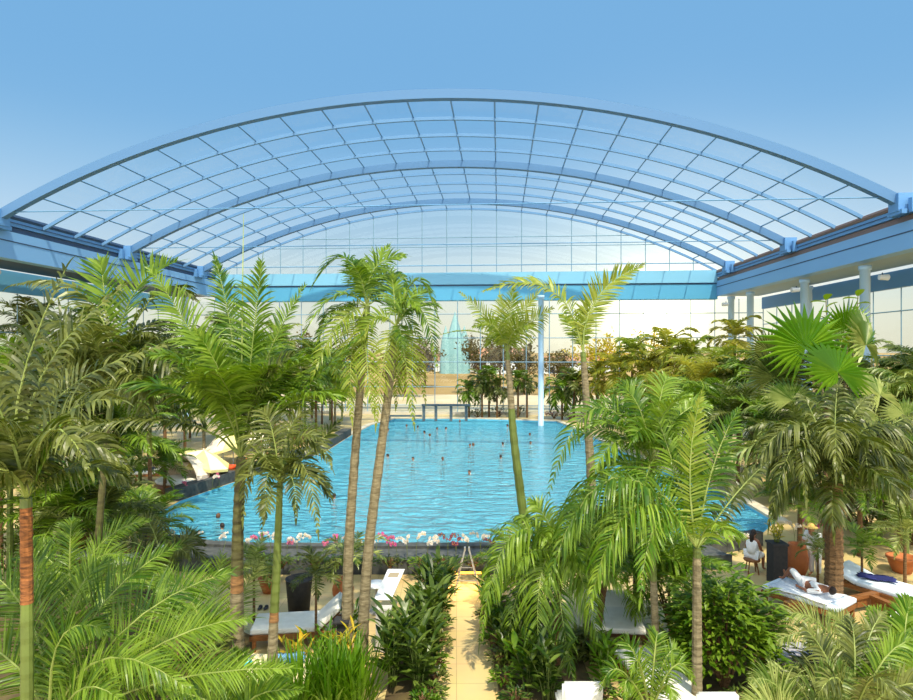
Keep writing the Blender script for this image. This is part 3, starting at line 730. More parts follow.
MORE = [
 (60, 605, 2.4, 'areca', L_MID, 1.3, 'low bushy palm right behind the orange trunk'), (102, 592, 2.2, 'areca', L_DARK, 1.25, 'low dark palm between the two orange jars'),
 (10, 606, 3.2, 'areca', L_BRIGHT, 1.4, 'bushy palm at the left edge in front of the hut'), (0, 566, 4.6, 'droop', L_DARK, 1.3, 'dark drooping palm at the left border'),
 (48, 545, 4.4, 'droop', L_DARK, 1.4, 'dark drooping palm above the hut, left'), (88, 536, 4.3, 'areca', L_DARK, 1.4, 'dark feathery palm in front of the hut'), (126, 528, 3.4, 'king', L_MID, 1.3, 'palm by the left tip of the pool'),
 (150, 510, 4.4, 'droop', L_DARK, 1.35, 'drooping palm left of the stone wall'), (72, 505, 5.8, 'king', L_MID, 1.5, 'tall palm behind the hut'), (28, 512, 5.6, 'areca', L_MID, 1.5, 'tall bushy palm behind the hut at the left'),
 (140, 490, 5.6, 'areca', L_DARK, 1.5, 'dark bushy palm between hut and shell canopy'), (185, 470, 5.4, 'areca', L_MID, 1.5, 'bushy palm right behind the pink shell canopy'), (238, 455, 5.0, 'droop', L_MID, 1.5, 'drooping palm behind the yellow parasols'),
 (275, 448, 5.2, 'areca', L_DARK, 1.5, 'dark bushy palm on the left bank, behind the slender palm'), (305, 440, 4.6, 'droop', L_MID, 1.5, 'drooping palm where the stone wall meets the far bank'), (332, 432, 4.0, 'areca', L_BRIGHT, 1.4, 'low bright palm closest to the left side of the leaning pair'),
 (700, 464, 3.2, 'droop', L_MID, 1.5, 'drooping palm on the right bank, just above the nearest right palm'), (738, 484, 3.4, 'areca', L_DARK, 1.5, 'dark bushy palm on the right bank left of the purple-pink flowers'), (768, 494, 3.0, 'areca', L_MID, 1.4, 'bushy palm beneath the biggest fan leaf'),
 (800, 502, 3.2, 'droop', L_PALE, 1.4, 'pale drooping palm between the two big fan leaves'), (845, 505, 3.4, 'areca', L_MID, 1.4, 'bushy palm at the foot of the fan palm'), (882, 512, 4.0, 'areca', L_DARK, 1.5, 'dark bushy palm right of the fan palm, nearer'),
 (918, 520, 4.6, 'droop', L_PALE, 1.4, 'pale drooping palm at the right border under the soffit'), (860, 556, 2.2, 'areca', L_MID, 1.1, 'low palm right behind the sunbed with the navy towel'), (906, 556, 2.6, 'areca', L_DARK, 1.2, 'dark low palm at the right border behind the wide pot'),
 (662, 458, 3.6, 'areca', L_SUN, 1.4, 'yellowish bushy palm at the pool bend on the right'), (716, 444, 4.6, 'areca', L_DARK, 1.5, 'dark palm behind the right bank, under the column corner'), (752, 452, 4.6, 'droop', L_MID, 1.5, 'drooping palm left of the fan palm, farther back'),
 (795, 462, 5.0, 'areca', L_DARK, 1.5, 'dark palm behind the biggest fan leaf'), (630, 442, 3.4, 'areca', L_MID, 1.3, 'bushy palm right at the bend beside the upright-fronded palm'), (676, 640, 1.4, 'areca', L_MID, 1.0, 'low bushy palm between the two slim right trunks'),
 (636, 628, 1.5, 'droop', L_BRIGHT, 1.0, 'low drooping palm behind the white sunbed on dark wood'), (150, 436, 2.0, 'areca', L_MID, 1.6, 'low palm far left, behind the white sunbed under palms'), (190, 438, 2.2, 'areca', L_BRIGHT, 1.6, 'low bright palm far left behind the shell canopy'), (225, 440, 2.0, 'areca', L_MID, 1.6, 'low palm far behind the cream parasol'),
 (265, 432, 2.4, 'areca', L_BRIGHT, 1.6, 'low bright palm on the far left bank, right of the big trunk'), (296, 428, 2.2, 'areca', L_MID, 1.6, 'low palm on the far left bank behind the end of the wall'), (322, 424, 2.0, 'areca', L_YEL, 1.5, 'low yellowish palm at the far left pool corner'), (342, 421, 2.4, 'areca', L_MID, 1.5, 'low palm at the far left corner by the jetty'),
 (110, 445, 2.6, 'areca', L_BRIGHT, 1.6, 'low bright palm behind the tip of the stone wall'), (60, 450, 2.6, 'areca', L_MID, 1.7, 'low palm far left, behind the hut'), (20, 455, 2.8, 'areca', L_BRIGHT, 1.7, 'low bright palm at the far left edge'), (95, 560, 1.3, 'areca', L_BRIGHT, 1.2, 'low bright palm just behind the orange jars'), (150, 560, 1.0, 'areca', L_MID, 1.0, 'low palm between the jar and the left pool tip'),
 (120, 505, 1.6, 'areca', L_BRIGHT, 1.4, 'low bright palm in front of the stone wall tip'), (165, 494, 1.4, 'areca', L_MID, 1.0, 'low palm left of the pink shell canopy'), (45, 580, 1.6, 'areca', L_BRIGHT, 1.3, 'low bright palm just right of the orange trunk'),
 (800, 552, 1.6, 'areca', L_MID, 1.0, 'low palm just behind the terracotta jar and purple-pink flowers'), (880, 540, 2.2, 'areca', L_MID, 1.3, 'low palm between shaggy palm and right border'), (850, 530, 2.4, 'droop', L_DARK, 1.2, 'low drooping palm behind the shaggy palm trunk'), (775, 505, 2.4, 'areca', L_DARK, 1.3, 'low dark palm at the right tip of the pool'),
 (170, 428, 3.6, 'areca', L_DARK, 1.7, 'mid-height palm far left, beyond the shell canopy'), (245, 428, 3.4, 'areca', L_MID, 1.7, 'mid-height palm far left behind the big thick trunk'), (300, 422, 3.2, 'areca', L_DARK, 1.7, 'mid-height palm on the far left bank near the corner'), (330, 420, 3.0, 'areca', L_MID, 1.5, 'mid-height palm at the far corner just left of the leaning pair'),
 (520, 612, 1.0, 'areca', L_MID, .9, 'low palm at the foot of the slim curved trunk')]
for i, (px, py, h, k, lm, s_, lab) in enumerate(MORE): filler('feather_palm', lab, px, py, h, k, 17, lm, s_, .1, seed=i+120, group='palms filling the thicket', tm=T_BROWN if i % 2 else T_GREEN, els=(78, 55, 32, 10))
# ------------------------------------------------------------------ hero palms
dr = lambda **k: k
# left edge palm with the orange trunk
hero('feather_palm', 'palm with orange-brown fibrous trunk near the left edge', (27, 884), [(27, 760), (27, 620)], (26, 498), .085, .07,
     [(.71, T_GREEN, 'trunk'), (.96, T_ORANGE, 'trunk_fibre'), (1, T_GREEN, 'crownshaft')], L_DARK,
     [(40, 380, 125, 285, .5), (18, 400, 66, 268, .2), (8, 430, -40, 330, -.6), (60, 420, 120, 400, -.6), (50, 430, 90, 470, -1.2, dr(L=.4)),
      (70, 440, 130, 470, .6), (0, 470, -60, 500, -.8), (55, 400, 165, 345, 1.3), (10, 440, -30, 420, 1.2), (46, 455, 60, 420, -.5, dr(lm=L_MID, L=.3))], droop=1.5, L=.55, wid=.045, kind='droop', extra=6, exscale=.8, els=(80, 60, 40), seed=3, rr=.028)
hero('feather_palm', 'dark palm with long hanging leaflets filling the upper left', (92, 640), [(96, 570), (104, 470)], (112, 392), .09, .07,
     [(.85, T_OLIVE, 'trunk'), (1, T_GREEN, 'crownshaft')], L_DARK,
     [(90, 300, 14, 285, .3, dr(flat=.1, droop=1.7)), (150, 300, 196, 300, .2, dr(flat=.1, droop=1.6)), (50, 320, 8, 430, -.8), (130, 300, 176, 262, .9, dr(droop=.2, flat=.6, lift=.5, lm=L_MID)), (105, 300, 100, 262, .6, dr(droop=.3, lm=L_MID, lift=.5)),
      (80, 345, 40, 430, -1.2), (150, 350, 186, 400, -1), (130, 370, 150, 440, -1.2), (60, 340, 12, 360, 1), (170, 340, 215, 350, .8)], droop=1.5, L=.85, kind='droop', extra=10, exscale=1.25, els=(80, 55, 30), seed=5, rr=.026, wid=.066)
# big left palm
hero('feather_palm', 'tall palm with thick ringed trunk and long bare petioles, left of the pool', (237, 664), [(237, 600), (238, 530)], (241, 457), .165, .105,
     [(.38, T_GREY, 'trunk'), (.44, T_BAND, 'trunk_band'), (1, T_OLIVE, 'crownshaft')], L_MID,
     [(165, 420, 28, 442, -.7, dr(pet=.3, droop=1.6, L=.62, lm=L_DARK, flat=.15, rr=.03)), (208, 365, 150, 268, .4, dr(pet=.28, L=.8, n=64)), (234, 350, 215, 258, .9, dr(pet=.3, L=.6)),
      (252, 350, 262, 262, .3, dr(pet=.25, L=.8, lift=.5)), (262, 370, 305, 285, .8, dr(L=.6)), (292, 402, 366, 332, -.3, dr(pet=.42, L=.58, rr=.028, flat=.25, n=44)), (205, 385, 120, 345, 1.1, dr(pet=.25, droop=1.1)),
      (275, 385, 330, 365, 1.3, dr(droop=1.1, lm=L_DARK)), (225, 385, 195, 330, -1.0, dr(L=.55, lm=L_BRIGHT)), (258, 392, 300, 350, -1.0, dr(L=.55, lm=L_DARK)), (215, 395, 165, 380, -1.3, dr(droop=1.2, lm=L_BRIGHT))], kind='plume', extra=11, exscale=1.3, els=(86, 78, 70, 60), seed=7, wid=.046, L=.72, rr=.026, n=60)
sb = G(237, 664); spd = dep(664)
for o_ in list(bpy.data.objects):
    if o_.get('label', '').startswith('tall palm with thick ringed'):
        MB().tube([P(241, 455, spd), P(242, 340, spd+.1), P(243.5, 214, spd+.2)], [.028, .022, .006], 6).build('spear_leaf', PETIOLE, o_, True)
hero('feather_palm', 'slender palm with short drooping tufts, right of the thick ringed trunk', (272, 700), [(273, 640), (277, 560)], (280, 482), .12, .06,
     [(.4, T_GREY, 'trunk'), (.45, T_BAND, 'trunk_band'), (1, T_GREEN, 'crownshaft')], L_DARK,
     [(255, 455, 243, 520, -.3), (262, 440, 240, 440, .5), (272, 430, 262, 410, .2), (290, 428, 312, 412, .4), (305, 440, 332, 468, -.3), (303, 465, 318, 532, -.5), (268, 475, 262, 535, -.9, dr(L=.3)), (292, 478, 296, 520, -1.1, dr(L=.3)),
      (312, 450, 340, 420, .8), (258, 462, 250, 480, .9), (310, 470, 330, 500, .4), (296, 440, 322, 440, -.5)], L=.46, n=30, droop=1.0, kind='small', extra=8, exscale=1.4, els=(60, 30, 5), seed=9, rr=.018, flat=.3)
# leaning pair
hero('feather_palm', 'left palm of the leaning pair, taller bright crown', (347, 656), [(348.5, 555), (357, 430)], (367, 306), .135, .075,
     [(.86, T_GREY, 'trunk'), (1, T_GREEN, 'crownshaft')], L_MID,
     [(345, 258, 313, 285, .2, dr(flat=.15, droop=.9)), (358, 275, 358, 262, .4), (375, 268, 405, 256, .1, dr(flat=.6)), (383, 275, 408, 282, .8), (335, 296, 303, 336, -.4, dr(flat=.2)), (338, 325, 312, 378, -.8, dr(lm=L_YEL)),
      (352, 350, 352, 418, -.9, dr(lm=L_YEL, droop=1)), (366, 350, 374, 412, -1, dr(lm=L_YEL)), (392, 305, 425, 345, .8), (330, 320, 318, 350, .8), (372, 275, 388, 246, .9), (345, 320, 335, 400, .6, dr(lm=L_YEL))], L=.5, kind='king', extra=3, exscale=.7, els=(70, 40, 10), seed=11, n=36, wid=.04)
hero('feather_palm', 'right palm of the leaning pair, crown drooping toward the water', (362, 660), [(368, 555), (388, 395)], (396, 326), .135, .075,
     [(.86, T_GREY, 'trunk'), (1, T_GREEN, 'crownshaft')], L_MID,
     [(416, 280, 438, 318, .1, dr(flat=.15, droop=.9)), (420, 308, 437, 366, -.2), (404, 352, 414, 424, -.5, dr(lm=L_YEL)), (385, 355, 376, 425, -.7, dr(lm=L_YEL)), (394, 295, 392, 276, .3), (372, 320, 350, 370, -.3, dr(lm=L_YEL)),
      (412, 300, 428, 290, .8), (398, 355, 396, 405, .8, dr(lm=L_YEL)), (405, 300, 418, 308, -.6), (410, 340, 425, 400, .7, dr(lm=L_YEL))], L=.46, kind='king', extra=3, exscale=.65, els=(60, 30, 5), seed=13, n=34, wid=.04)
# slim palm in the middle
hero('feather_palm', 'slim curved palm standing before the middle of the pool', (536, 606), [(526, 535), (514, 440), (510, 385)], (507, 352), .15, .06,
     [(.64, T_GREEN, 'trunk'), (.93, T_GREY, 'upper_trunk'), (1, T_GREEN, 'crownshaft')], L_YEL,
     [(478, 332, 436, 336, .3, dr(L=.2, flat=0, droop=.5)), (492, 325, 460, 292, .3, dr(L=.42)), (494, 326, 473, 327, -.4, dr(L=.42, droop=1)), (503, 325, 500, 296, .5, dr(L=.5)), (509, 322, 514, 288, .2, dr(L=.56, lift=.4)), (517, 322, 538, 292, .3, dr(L=.45)),
      (523, 330, 552, 308, -.2, dr(L=.55, droop=1)), (515, 330, 535, 325, -.8, dr(L=.4, droop=1)), (498, 335, 485, 345, .9)], seed=15, L=.5, wid=.036, flat=.7, n=34)
# upright-fronded palm
hero('feather_palm', 'palm with one great frond sweeping up into the sun glow', (594, 618), [(592, 500), (587, 410)], (583, 352), .15, .07,
     [(.9, T_GREY, 'trunk'), (1, T_GREEN, 'crownshaft')], L_YEL,
     [(597, 298, 644, 265, .2, dr(L=.62, flat=.75, n=56, rr=.03, droop=.3, lift=.5)), (551, 290, 484, 291, -.2, dr(L=.62, flat=.35, n=54, droop=.9)), (584, 325, 586, 300, .3, dr(L=.3, n=24)), (575, 330, 560, 315, .9, dr(L=.4))], seed=17, wid=.05)
# right-hand foreground palms
hero('feather_palm', 'palm with slim bamboo-like trunk and bushy crown right of the pool', (657, 690), [(655, 620), (652, 540)], (652, 462), .085, .06,
     [(.5, T_GREY, 'trunk'), (1, T_GREEN, 'crownshaft')], L_MID,
     [(595, 408, 548, 495, -.2, dr(droop=1.2, L=.56)), (625, 415, 575, 410, .3), (640, 410, 620, 385, .2), (660, 400, 668, 378, .4), (680, 415, 710, 405, .2), (690, 440, 730, 450, -.4), (620, 440, 590, 480, -.8), (645, 430, 632, 440, -1),
      (680, 455, 705, 500, -.8), (630, 470, 622, 530, -.9), (610, 430, 570, 440, 1), (670, 420, 690, 395, 1)], L=.52, kind='areca', extra=9, exscale=1.05, els=(75, 50, 25, 5), seed=19, droop=1, n=38)
hero('feather_palm', 'nearest right-hand palm with pale smooth trunk and arching fronds', (697, 722), [(697, 660), (697, 600)], (697, 548), .105, .075,
     [(.93, T_GREY, 'trunk'), (1, T_GREEN, 'crownshaft')], L_BRIGHT,
     [(690, 468, 702, 392, .3, dr(flat=.8, L=.44, droop=.3, lm=L_YEL, n=44)), (612, 478, 545, 592, -.6, dr(droop=2.6, L=.95, n=72, wid=.04, lm=L_MID, flat=.2)), (636, 505, 588, 610, -.9, dr(droop=2.4, L=.9, n=64, wid=.038, flat=.2)), (735, 495, 768, 462, .3, dr(L=.34, droop=2, lm=L_DARK, n=50)),
      (712, 470, 738, 410, .4, dr(lm=L_MID)), (660, 520, 640, 600, -1), (640, 470, 600, 470, .8, dr(lm=L_MID)), (678, 480, 655, 410, .8, dr(lm=L_MID)), (648, 490, 590, 540, .4, dr(droop=1.6))], L=.52, kind='king', extra=3, exscale=.9, els=(75, 50, 25), seed=21, rr=.024)
hero('feather_palm', 'low palm with curtains of drooping leaflets right of the path', (556, 668), [(557, 630), (558, 590)], (560, 556), .1, .07,
     [(.85, T_BROWN, 'trunk'), (1, T_GREEN, 'crownshaft')], L_MID,
     [(512, 535, 480, 640, -.5, dr(droop=2.5, L=.8, n=60)), (540, 580, 540, 695, -1.1, dr(droop=2.3, L=.8, n=60)), (580, 575, 604, 665, -.8, dr(droop=2.3, L=.75, n=56)), (530, 545, 503, 590, .3), (590, 530, 622, 560, .2, dr(lm=L_MID)), (575, 520, 590, 490, .5, dr(lm=L_MID)), (548, 522, 530, 500, .5, dr(lm=L_MID)),
      (525, 575, 505, 660, -.2, dr(droop=1.8, lm=L_MID)), (560, 600, 575, 690, -1.3, dr(droop=1.4)), (590, 560, 635, 600, -.6, dr(droop=1.6))], L=.55, kind='droop', extra=8, exscale=.7, els=(70, 40, 15), seed=23, n=42, droop=1.5)
hero('feather_palm', 'slender leaning-trunk palm behind the low drooping palm', (596, 650), [(602, 600)], (612, 548), .09, .06,
     [(.85, T_BROWN, 'trunk'), (1, T_GREEN, 'crownshaft')], L_MID,
     [(590, 510, 560, 520, .3), (640, 505, 668, 540, .1, dr(droop=1.4)), (612, 500, 600, 470, .4), (600, 530, 575, 575, -.5, dr(droop=1.4)), (630, 530, 650, 590, -.5), (625, 500, 640, 470, .7), (585, 530, 545, 550, .7)], L=.5, kind='areca', extra=7, exscale=.8, els=(70, 40, 10), seed=24, droop=1.2)
hero('feather_palm', 'stout palm with shaggy brown trunk on the right beside the sunbeds', (833, 614), [(834, 560)], (834, 482), .235, .2,
     [(1, T_FIBRE, 'trunk')], L_DARK,
     [(790, 425, 728, 520, -.3, dr(droop=2.6, L=1.0, n=66, wid=.05)), (800, 440, 770, 520, -1, dr(droop=2.5, L=.95, n=60, wid=.05)), (880, 425, 935, 500, -.3, dr(droop=2.6, L=1.0, n=66, wid=.05)), (870, 440, 900, 520, -1, dr(droop=2.5, L=.95, n=60, wid=.05)), (835, 425, 836, 470, -1.6, dr(droop=2.5, L=.95, n=60, wid=.05)),
      (790, 430, 745, 430, .8), (815, 420, 800, 395, .8), (850, 420, 872, 395, .8), (885, 430, 940, 440, .8), (835, 420, 838, 385, .5), (860, 440, 868, 500, -1.4, dr(droop=1.8)), (808, 445, 806, 500, -1.4, dr(droop=1.8)), (780, 440, 700, 480, .3, dr(droop=2.4, L=.9, n=60, lm=L_PALE)), (900, 420, 960, 420, 0)], L=.62, kind='droop', extra=16, exscale=1.15, els=(75, 55, 35, 15), seed=25, n=44, wid=.06, rr=.034, droop=2.4, flat=.1)
# fan palm
fb_ = G(826, 560); fd = dep(560)
r_ = thing('fan_palm', 'fan palm with big round pleated leaves on the right', 'fan palm', fb_)
trunk(r_, [fb_-Z*.05, P(827, 480, fd), P(826, 408, fd)], .12, .08, [(1, T_FIBRE, 'trunk')], 8)
for i, (hx, hy, rr_, dd, nx, nz) in enumerate([(806, 347, 1.75, -.5, -.1, .25), (838, 372, 1.55, -1.1, .15, .6), (866, 345, 1.5, .3, .75, .2), (775, 378, 1.25, .2, -.5, .5), (792, 400, 1.1, -.8, -.2, .9), (880, 395, 1.2, -.4, .5, .8), (845, 330, 1.2, .9, .1, -.3), (770, 352, 1.0, .9, -.6, .3), (858, 412, 1.0, -1, .3, 1)]):
    nn = (-F + R*nx + Z*nz).normalized()
    fanleaf(r_, P(826, 410, fd), P(hx, hy, fd+dd), rr_, (L_FAN, L_FAN, L_PALE, L_DARK, L_PALE, L_PALE, L_FAN, L_DARK, L_PALE)[i], nn, 320 if i < 2 else 260, 30, i)
fb2 = G(900, 548)
r_ = thing('fan_palm', 'lower pale fan palm at the right edge behind the shaggy palm', 'fan palm', fb2)
trunk(r_, [fb2-Z*.05, fb2+Z*2.2], .1, .08, [(1, T_FIBRE, 'trunk')], 8)
for i, (hx, hy, dd) in enumerate([(880, 430, -.6), (905, 415, 0), (930, 430, -.2), (872, 455, -.5), (915, 450, -1)]):
    fanleaf(r_, fb2+Z*2.2, P(hx, hy, dep(548)+dd), .95, L_PALE, -F+R*random.Random(i).uniform(-.6, .6)+Z*.9, 260, 24, i+40)
# upright big-leaved tree in front of the right window
b_ = G(836, 505); d_ = dep(505)
r_ = thing('fiddle_leaf_tree', 'upright tree with big rounded leaves against the right window', 'tree', b_)
st = MB(); lf = MB(); rnd = random.Random(5)
for tx, ty in ((826, 300), (838, 330), (858, 296), (848, 340), (816, 330)):
    pts = curve3(b_, P((tx+836)/2, 420, d_), P(tx, ty, d_+rnd.uniform(-.6, .6)), 8); st.tube(pts, [.07-.006*k for k in range(9)], 6)
    for k in range(16):
        u = .72+.29*k/15; x = min(u*8, 7.999); j = int(x); p = pts[j].lerp(pts[j+1], x-j); az = k*2.4
        leafblade(lf, p, V((math.cos(az), math.sin(az), rnd.uniform(.1, .8))), rnd.uniform(.5, .75), .36, .5, Z)
lf.build('foliage', L_BRIGHT, r_); st.build('trunk', T_GREY, r_)
# ------------------------------------------------------------------ big foreground fronds, bottom left
def low(name, label, rootpx, d, lm, fr, seed, L=.55, **kw):
    b = P(rootpx[0], rootpx[1], d); g = V((b.x, b.y, 0)); root = thing(name, label, 'palm tree', g)
    trunk(root, [g-Z*.05, g.lerp(b, .5), b], .13, .1, [(.7, T_BROWN, 'trunk'), (1, T_GREEN, 'crownshaft')], 9)
    for i, f in enumerate(fr):
        o = dict(L=L, n=84, droop=.5, wid=.024, flat=.55, rr=.026, lift=.15, a0=64, a1=30); o.update(kw)
        if len(f) > 5: o.update(f[5])
        m = o.pop('lm', lm)
        frond_mb(curve3(b, P(f[0], f[1], d+f[4]*.5), P(f[2], f[3], d+f[4]), 14), seed=seed*13+i, **o).build('frond', [m, PETIOLE], root)
    return root
low('feather_palm', 'sprawling bright green palm filling the bottom left corner', (52, 735), 8.6, L_MID,
    [(95, 615, 178, 545, 1.2, dr(L=.7)), (130, 625, 232, 572, .8, dr(L=.72)), (150, 650, 250, 618, .2, dr(L=.66)), (150, 685, 290, 668, -.4, dr(L=.6)), (30, 620, -30, 560, .6, dr(L=.7)), (60, 640, 110, 632, -.3, dr(L=.5, droop=.7)),
     (10, 660, -60, 640, -.2, dr(L=.6)), (80, 690, 120, 700, -1, dr(L=.5)), (70, 610, 110, 560, 1.4), (40, 600, 30, 540, 1.3, dr(L=.6)), (100, 660, 190, 690, -.6)], 31)
low('feather_palm', 'large pale-green palm frond clump left of the thick ringed trunk', (216, 668), 14.2, L_BRIGHT,
    [(214, 610, 222, 556, .4, dr(L=.95, flat=.95, n=56, lift=.05)), (190, 600, 150, 575, .2, dr(L=.7)), (200, 640, 130, 640, -.5, dr(L=.8)), (240, 600, 262, 560, .9, dr(L=.6, lm=L_PALE)), (180, 620, 100, 610, .4, dr(L=.75))], 33)
low('feather_palm', 'spiky palm fan at the very bottom edge left of the grass', (235, 740), 8.8, L_MID,
    [(225, 690, 190, 668, .2), (240, 690, 235, 650, .3, dr(L=.4)), (260, 690, 285, 668, .2), (215, 705, 160, 690, -.4), (250, 700, 300, 690, -.4)], 35, L=.42)
low('feather_palm', 'fine palm behind the orange trunk with terracotta pots near it', (70, 610), 14.0, L_MID,
    [(50, 560, 20, 560, .2), (70, 550, 72, 520, .3), (95, 560, 130, 560, -.3, dr(droop=.8)), (100, 545, 150, 520, .5), (45, 580, 5, 600, -.6), (110, 575, 160, 590, -.8, dr(droop=.9)), (90, 580, 110, 620, -1)], 37, L=.5)
low('feather_palm', 'arching dark palm at the pool corner on the left', (165, 585), 16.2, L_DARK,
    [(140, 545, 100, 550, 0, dr(droop=.9)), (155, 535, 140, 515, .4), (180, 545, 215, 570, -.3, dr(droop=1)), (175, 550, 190, 560, -.8), (150, 560, 120, 580, -.8), (185, 540, 205, 545, .6)], 39, L=.42)
# bottom right
low('feather_palm', 'dark bushy palm in the bottom right corner', (850, 740), 9.6, L_DARK,
    [(820, 680, 770, 690, -.2, dr(droop=1)), (830, 665, 800, 625, .5), (855, 660, 850, 618, .6), (880, 665, 915, 640, .2, dr(lm=L_MID)), (890, 690, 940, 690, -.4), (840, 680, 815, 700, -.8), (870, 680, 895, 700, -.8), (865, 650, 885, 612, .9)], 41, L=.4, n=56, droop=.9, wid=.03)
low('feather_palm', 'pale striped-leaf palm frond below the right sunbeds', (860, 690), 12.2, L_PALE,
    [(820, 635, 762, 650, -.2, dr(droop=.9)), (815, 620, 770, 625, .3, dr(droop=.8)), (850, 640, 830, 612, .5), (880, 640, 905, 625, .4)], 43, L=.46)
low('feather_palm', 'bright spiky palm at the right edge below the wooden rail', (905, 690), 10.8, L_BRIGHT,
    [(890, 640, 870, 610, .4), (905, 630, 912, 600, .4), (880, 655, 855, 640, -.2), (925, 650, 950, 640, 0), (893, 655, 880, 660, -.8)], 45, L=.45, wid=.05)
low('feather_palm', 'pale palm at the bottom edge, left of the dark corner palm', (800, 745), 9.2, L_PALE,
    [(780, 690, 750, 680, 0, dr(droop=.9)), (790, 690, 785, 672, .4), (820, 690, 850, 672, .2), (775, 705, 740, 705, -.4)], 47, L=.42)
low('feather_palm', 'small dark green palm tuft at the bottom, right of the white chair back', (650, 715), 10.6, L_MID,
    [(620, 670, 600, 690, 0, dr(droop=.9)), (635, 655, 620, 645, .3), (655, 650, 658, 635, .3), (675, 665, 695, 685, 0, dr(droop=.9)), (630, 680, 625, 700, -.6), (665, 685, 675, 705, -.6), (640, 665, 632, 670, -.5), (665, 660, 680, 650, .4)], 49, L=.3, n=34, wid=.028)
# ------------------------------------------------------------------ leafy plants along the path
SHRUBS = [(392, 690, 1.0, 'path-edge shrub with glossy upright leaves, at the very bottom left of the path'), (418, 696, .95, 'glossy shrub nearest the viewer on the left edge of the path'),
 (408, 672, .9, 'glossy shrub left of the path, second from the bottom, away from the paving'), (428, 668, .9, 'glossy shrub hugging the left path edge, second from the bottom'),
 (417, 652, .8, 'glossy shrub beside the foot of the white sign'), (432, 644, .95, 'glossy shrub on the left path edge, halfway along'),
 (428, 632, .8, 'glossy shrub just right of the white slanted sign'), (438, 622, .9, 'glossy shrub on the left path edge, third from its far end'),
 (430, 606, .85, 'tall glossy shrub in front of the two bathers at the pool edge'), (443, 604, .75, 'glossy shrub at the far end of the path, left side')]
for i, (x, y, h, lab) in enumerate(SHRUBS): broadplant('leafy_shrub', lab, 'shrub', G(x, y)+Z*.1, h*1.3, L_GLOSS, 11, 9, .46, .12, .46, i+1)
for i, (x, y, h, lab) in enumerate([(498, 640, .8, 'leafy shrub on the right path edge under the drooping palm'), (512, 668, .95, 'leafy shrub on the right path edge, middle one'), (528, 694, 1.0, 'leafy shrub nearest the viewer right of the path'),
    (548, 705, 1.0, 'leafy shrub between the right path edge and the white chair back'), (492, 612, .6, 'small leafy shrub at the far right end of the path'), (530, 640, 1.0, 'leafy shrub behind the drooping palm curtain')]):
    broadplant('leafy_shrub', lab, 'shrub', G(x, y)+Z*.1, h*1.1, L_GLOSS if i % 2 else L_MID, 10, 9, .42, .11, .42, i+31)
for i, (x, y, h, lab) in enumerate([(300, 705, .95, 'left clump of bright strap-leaved grass at the bottom'), (330, 708, 1.0, 'middle clump of bright strap-leaved grass at the bottom'), (358, 704, 1.0, 'right clump of bright strap-leaved grass at the bottom'), (342, 688, .9, 'rear clump of bright strap-leaved grass behind the others'), (285, 716, .7, 'low grass clump beside the slender palm foot')]):
    grass('grass_clump', lab, G(x, y), h*1.25, L_GRASS, 120, .32, .05, i+3)
for i, (x, y, h, lab) in enumerate([(296, 676, .8, 'yellow-leaved croton in front of the left sunbed'), (322, 668, .9, 'yellow and green croton beside the dark side table'), (345, 672, .9, 'croton with yellow tips left of the white sign')]):
    broadplant('croton', lab, 'shrub', G(x, y), h, L_GOLD if i != 1 else L_GRASS, 8, 7, .34, .06, .35, i+51)
broadplant('green_shrub', 'bright upright shrub with long leaves behind the white chair back', 'shrub', G(606, 690), 1.0, L_GRASS, 7, 6, .45, .1, .3, 57)
broadplant('green_shrub', 'tall leafy plant between the leaning pair and the white sign', 'shrub', G(352, 640), .8, L_MID, 6, 7, .34, .08, .3, 58)
filler('small_palm', 'thin dark palm seedling standing in front of the left sunbed', 316, 652, 1.75, 'small', 12, L_DARK, 1.0, .035, tm=T_BROWN, seed=4)
filler('small_palm', 'small palm with drooping fronds left of the white sign', 352, 636, 2.0, 'small', 11, L_PALE, 1.15, .04, tm=T_BROWN, seed=8, els=(50, 25, 5))
filler('small_palm', 'small palm between the two tall trunks and the terracotta pot', 254, 630, 1.6, 'small', 12, L_PALE, 1.1, .04, tm=T_BROWN, seed=9)
filler('small_palm', 'small bushy palm beside the right sunbed with the dark towel', 862, 594, 1.3, 'small', 12, L_MID, 1.1, .04, tm=T_BROWN, seed=12)
filler('small_palm', 'small palm at the right edge behind the second sunbed', 905, 588, 1.6, 'areca', 12, L_PALE, .8, .05, tm=T_BROWN, seed=14)
filler('small_palm', 'small grey-green palm leaning over the terracotta jar', 818, 588, 1.1, 'small', 10, L_PALE, .9, .035, tm=T_BROWN, seed=15)
bush('ficus_bush', 'large dense dark bush right of the pale smooth trunk', G(724, 692), 1.3, 1.0, 2.6, L_MID, 2300, .23, 61)
bush('ficus_bush', 'variegated bush between the two slim right-hand trunks', G(672, 640), .9, .8, 1.7, L_PALE, 600, .15, 62)
bush('ficus_bush', 'dark bush behind the dense one, next to the sitting woman', G(728, 656), .8, .6, 1.0, L_DARK, 500, .16, 63)
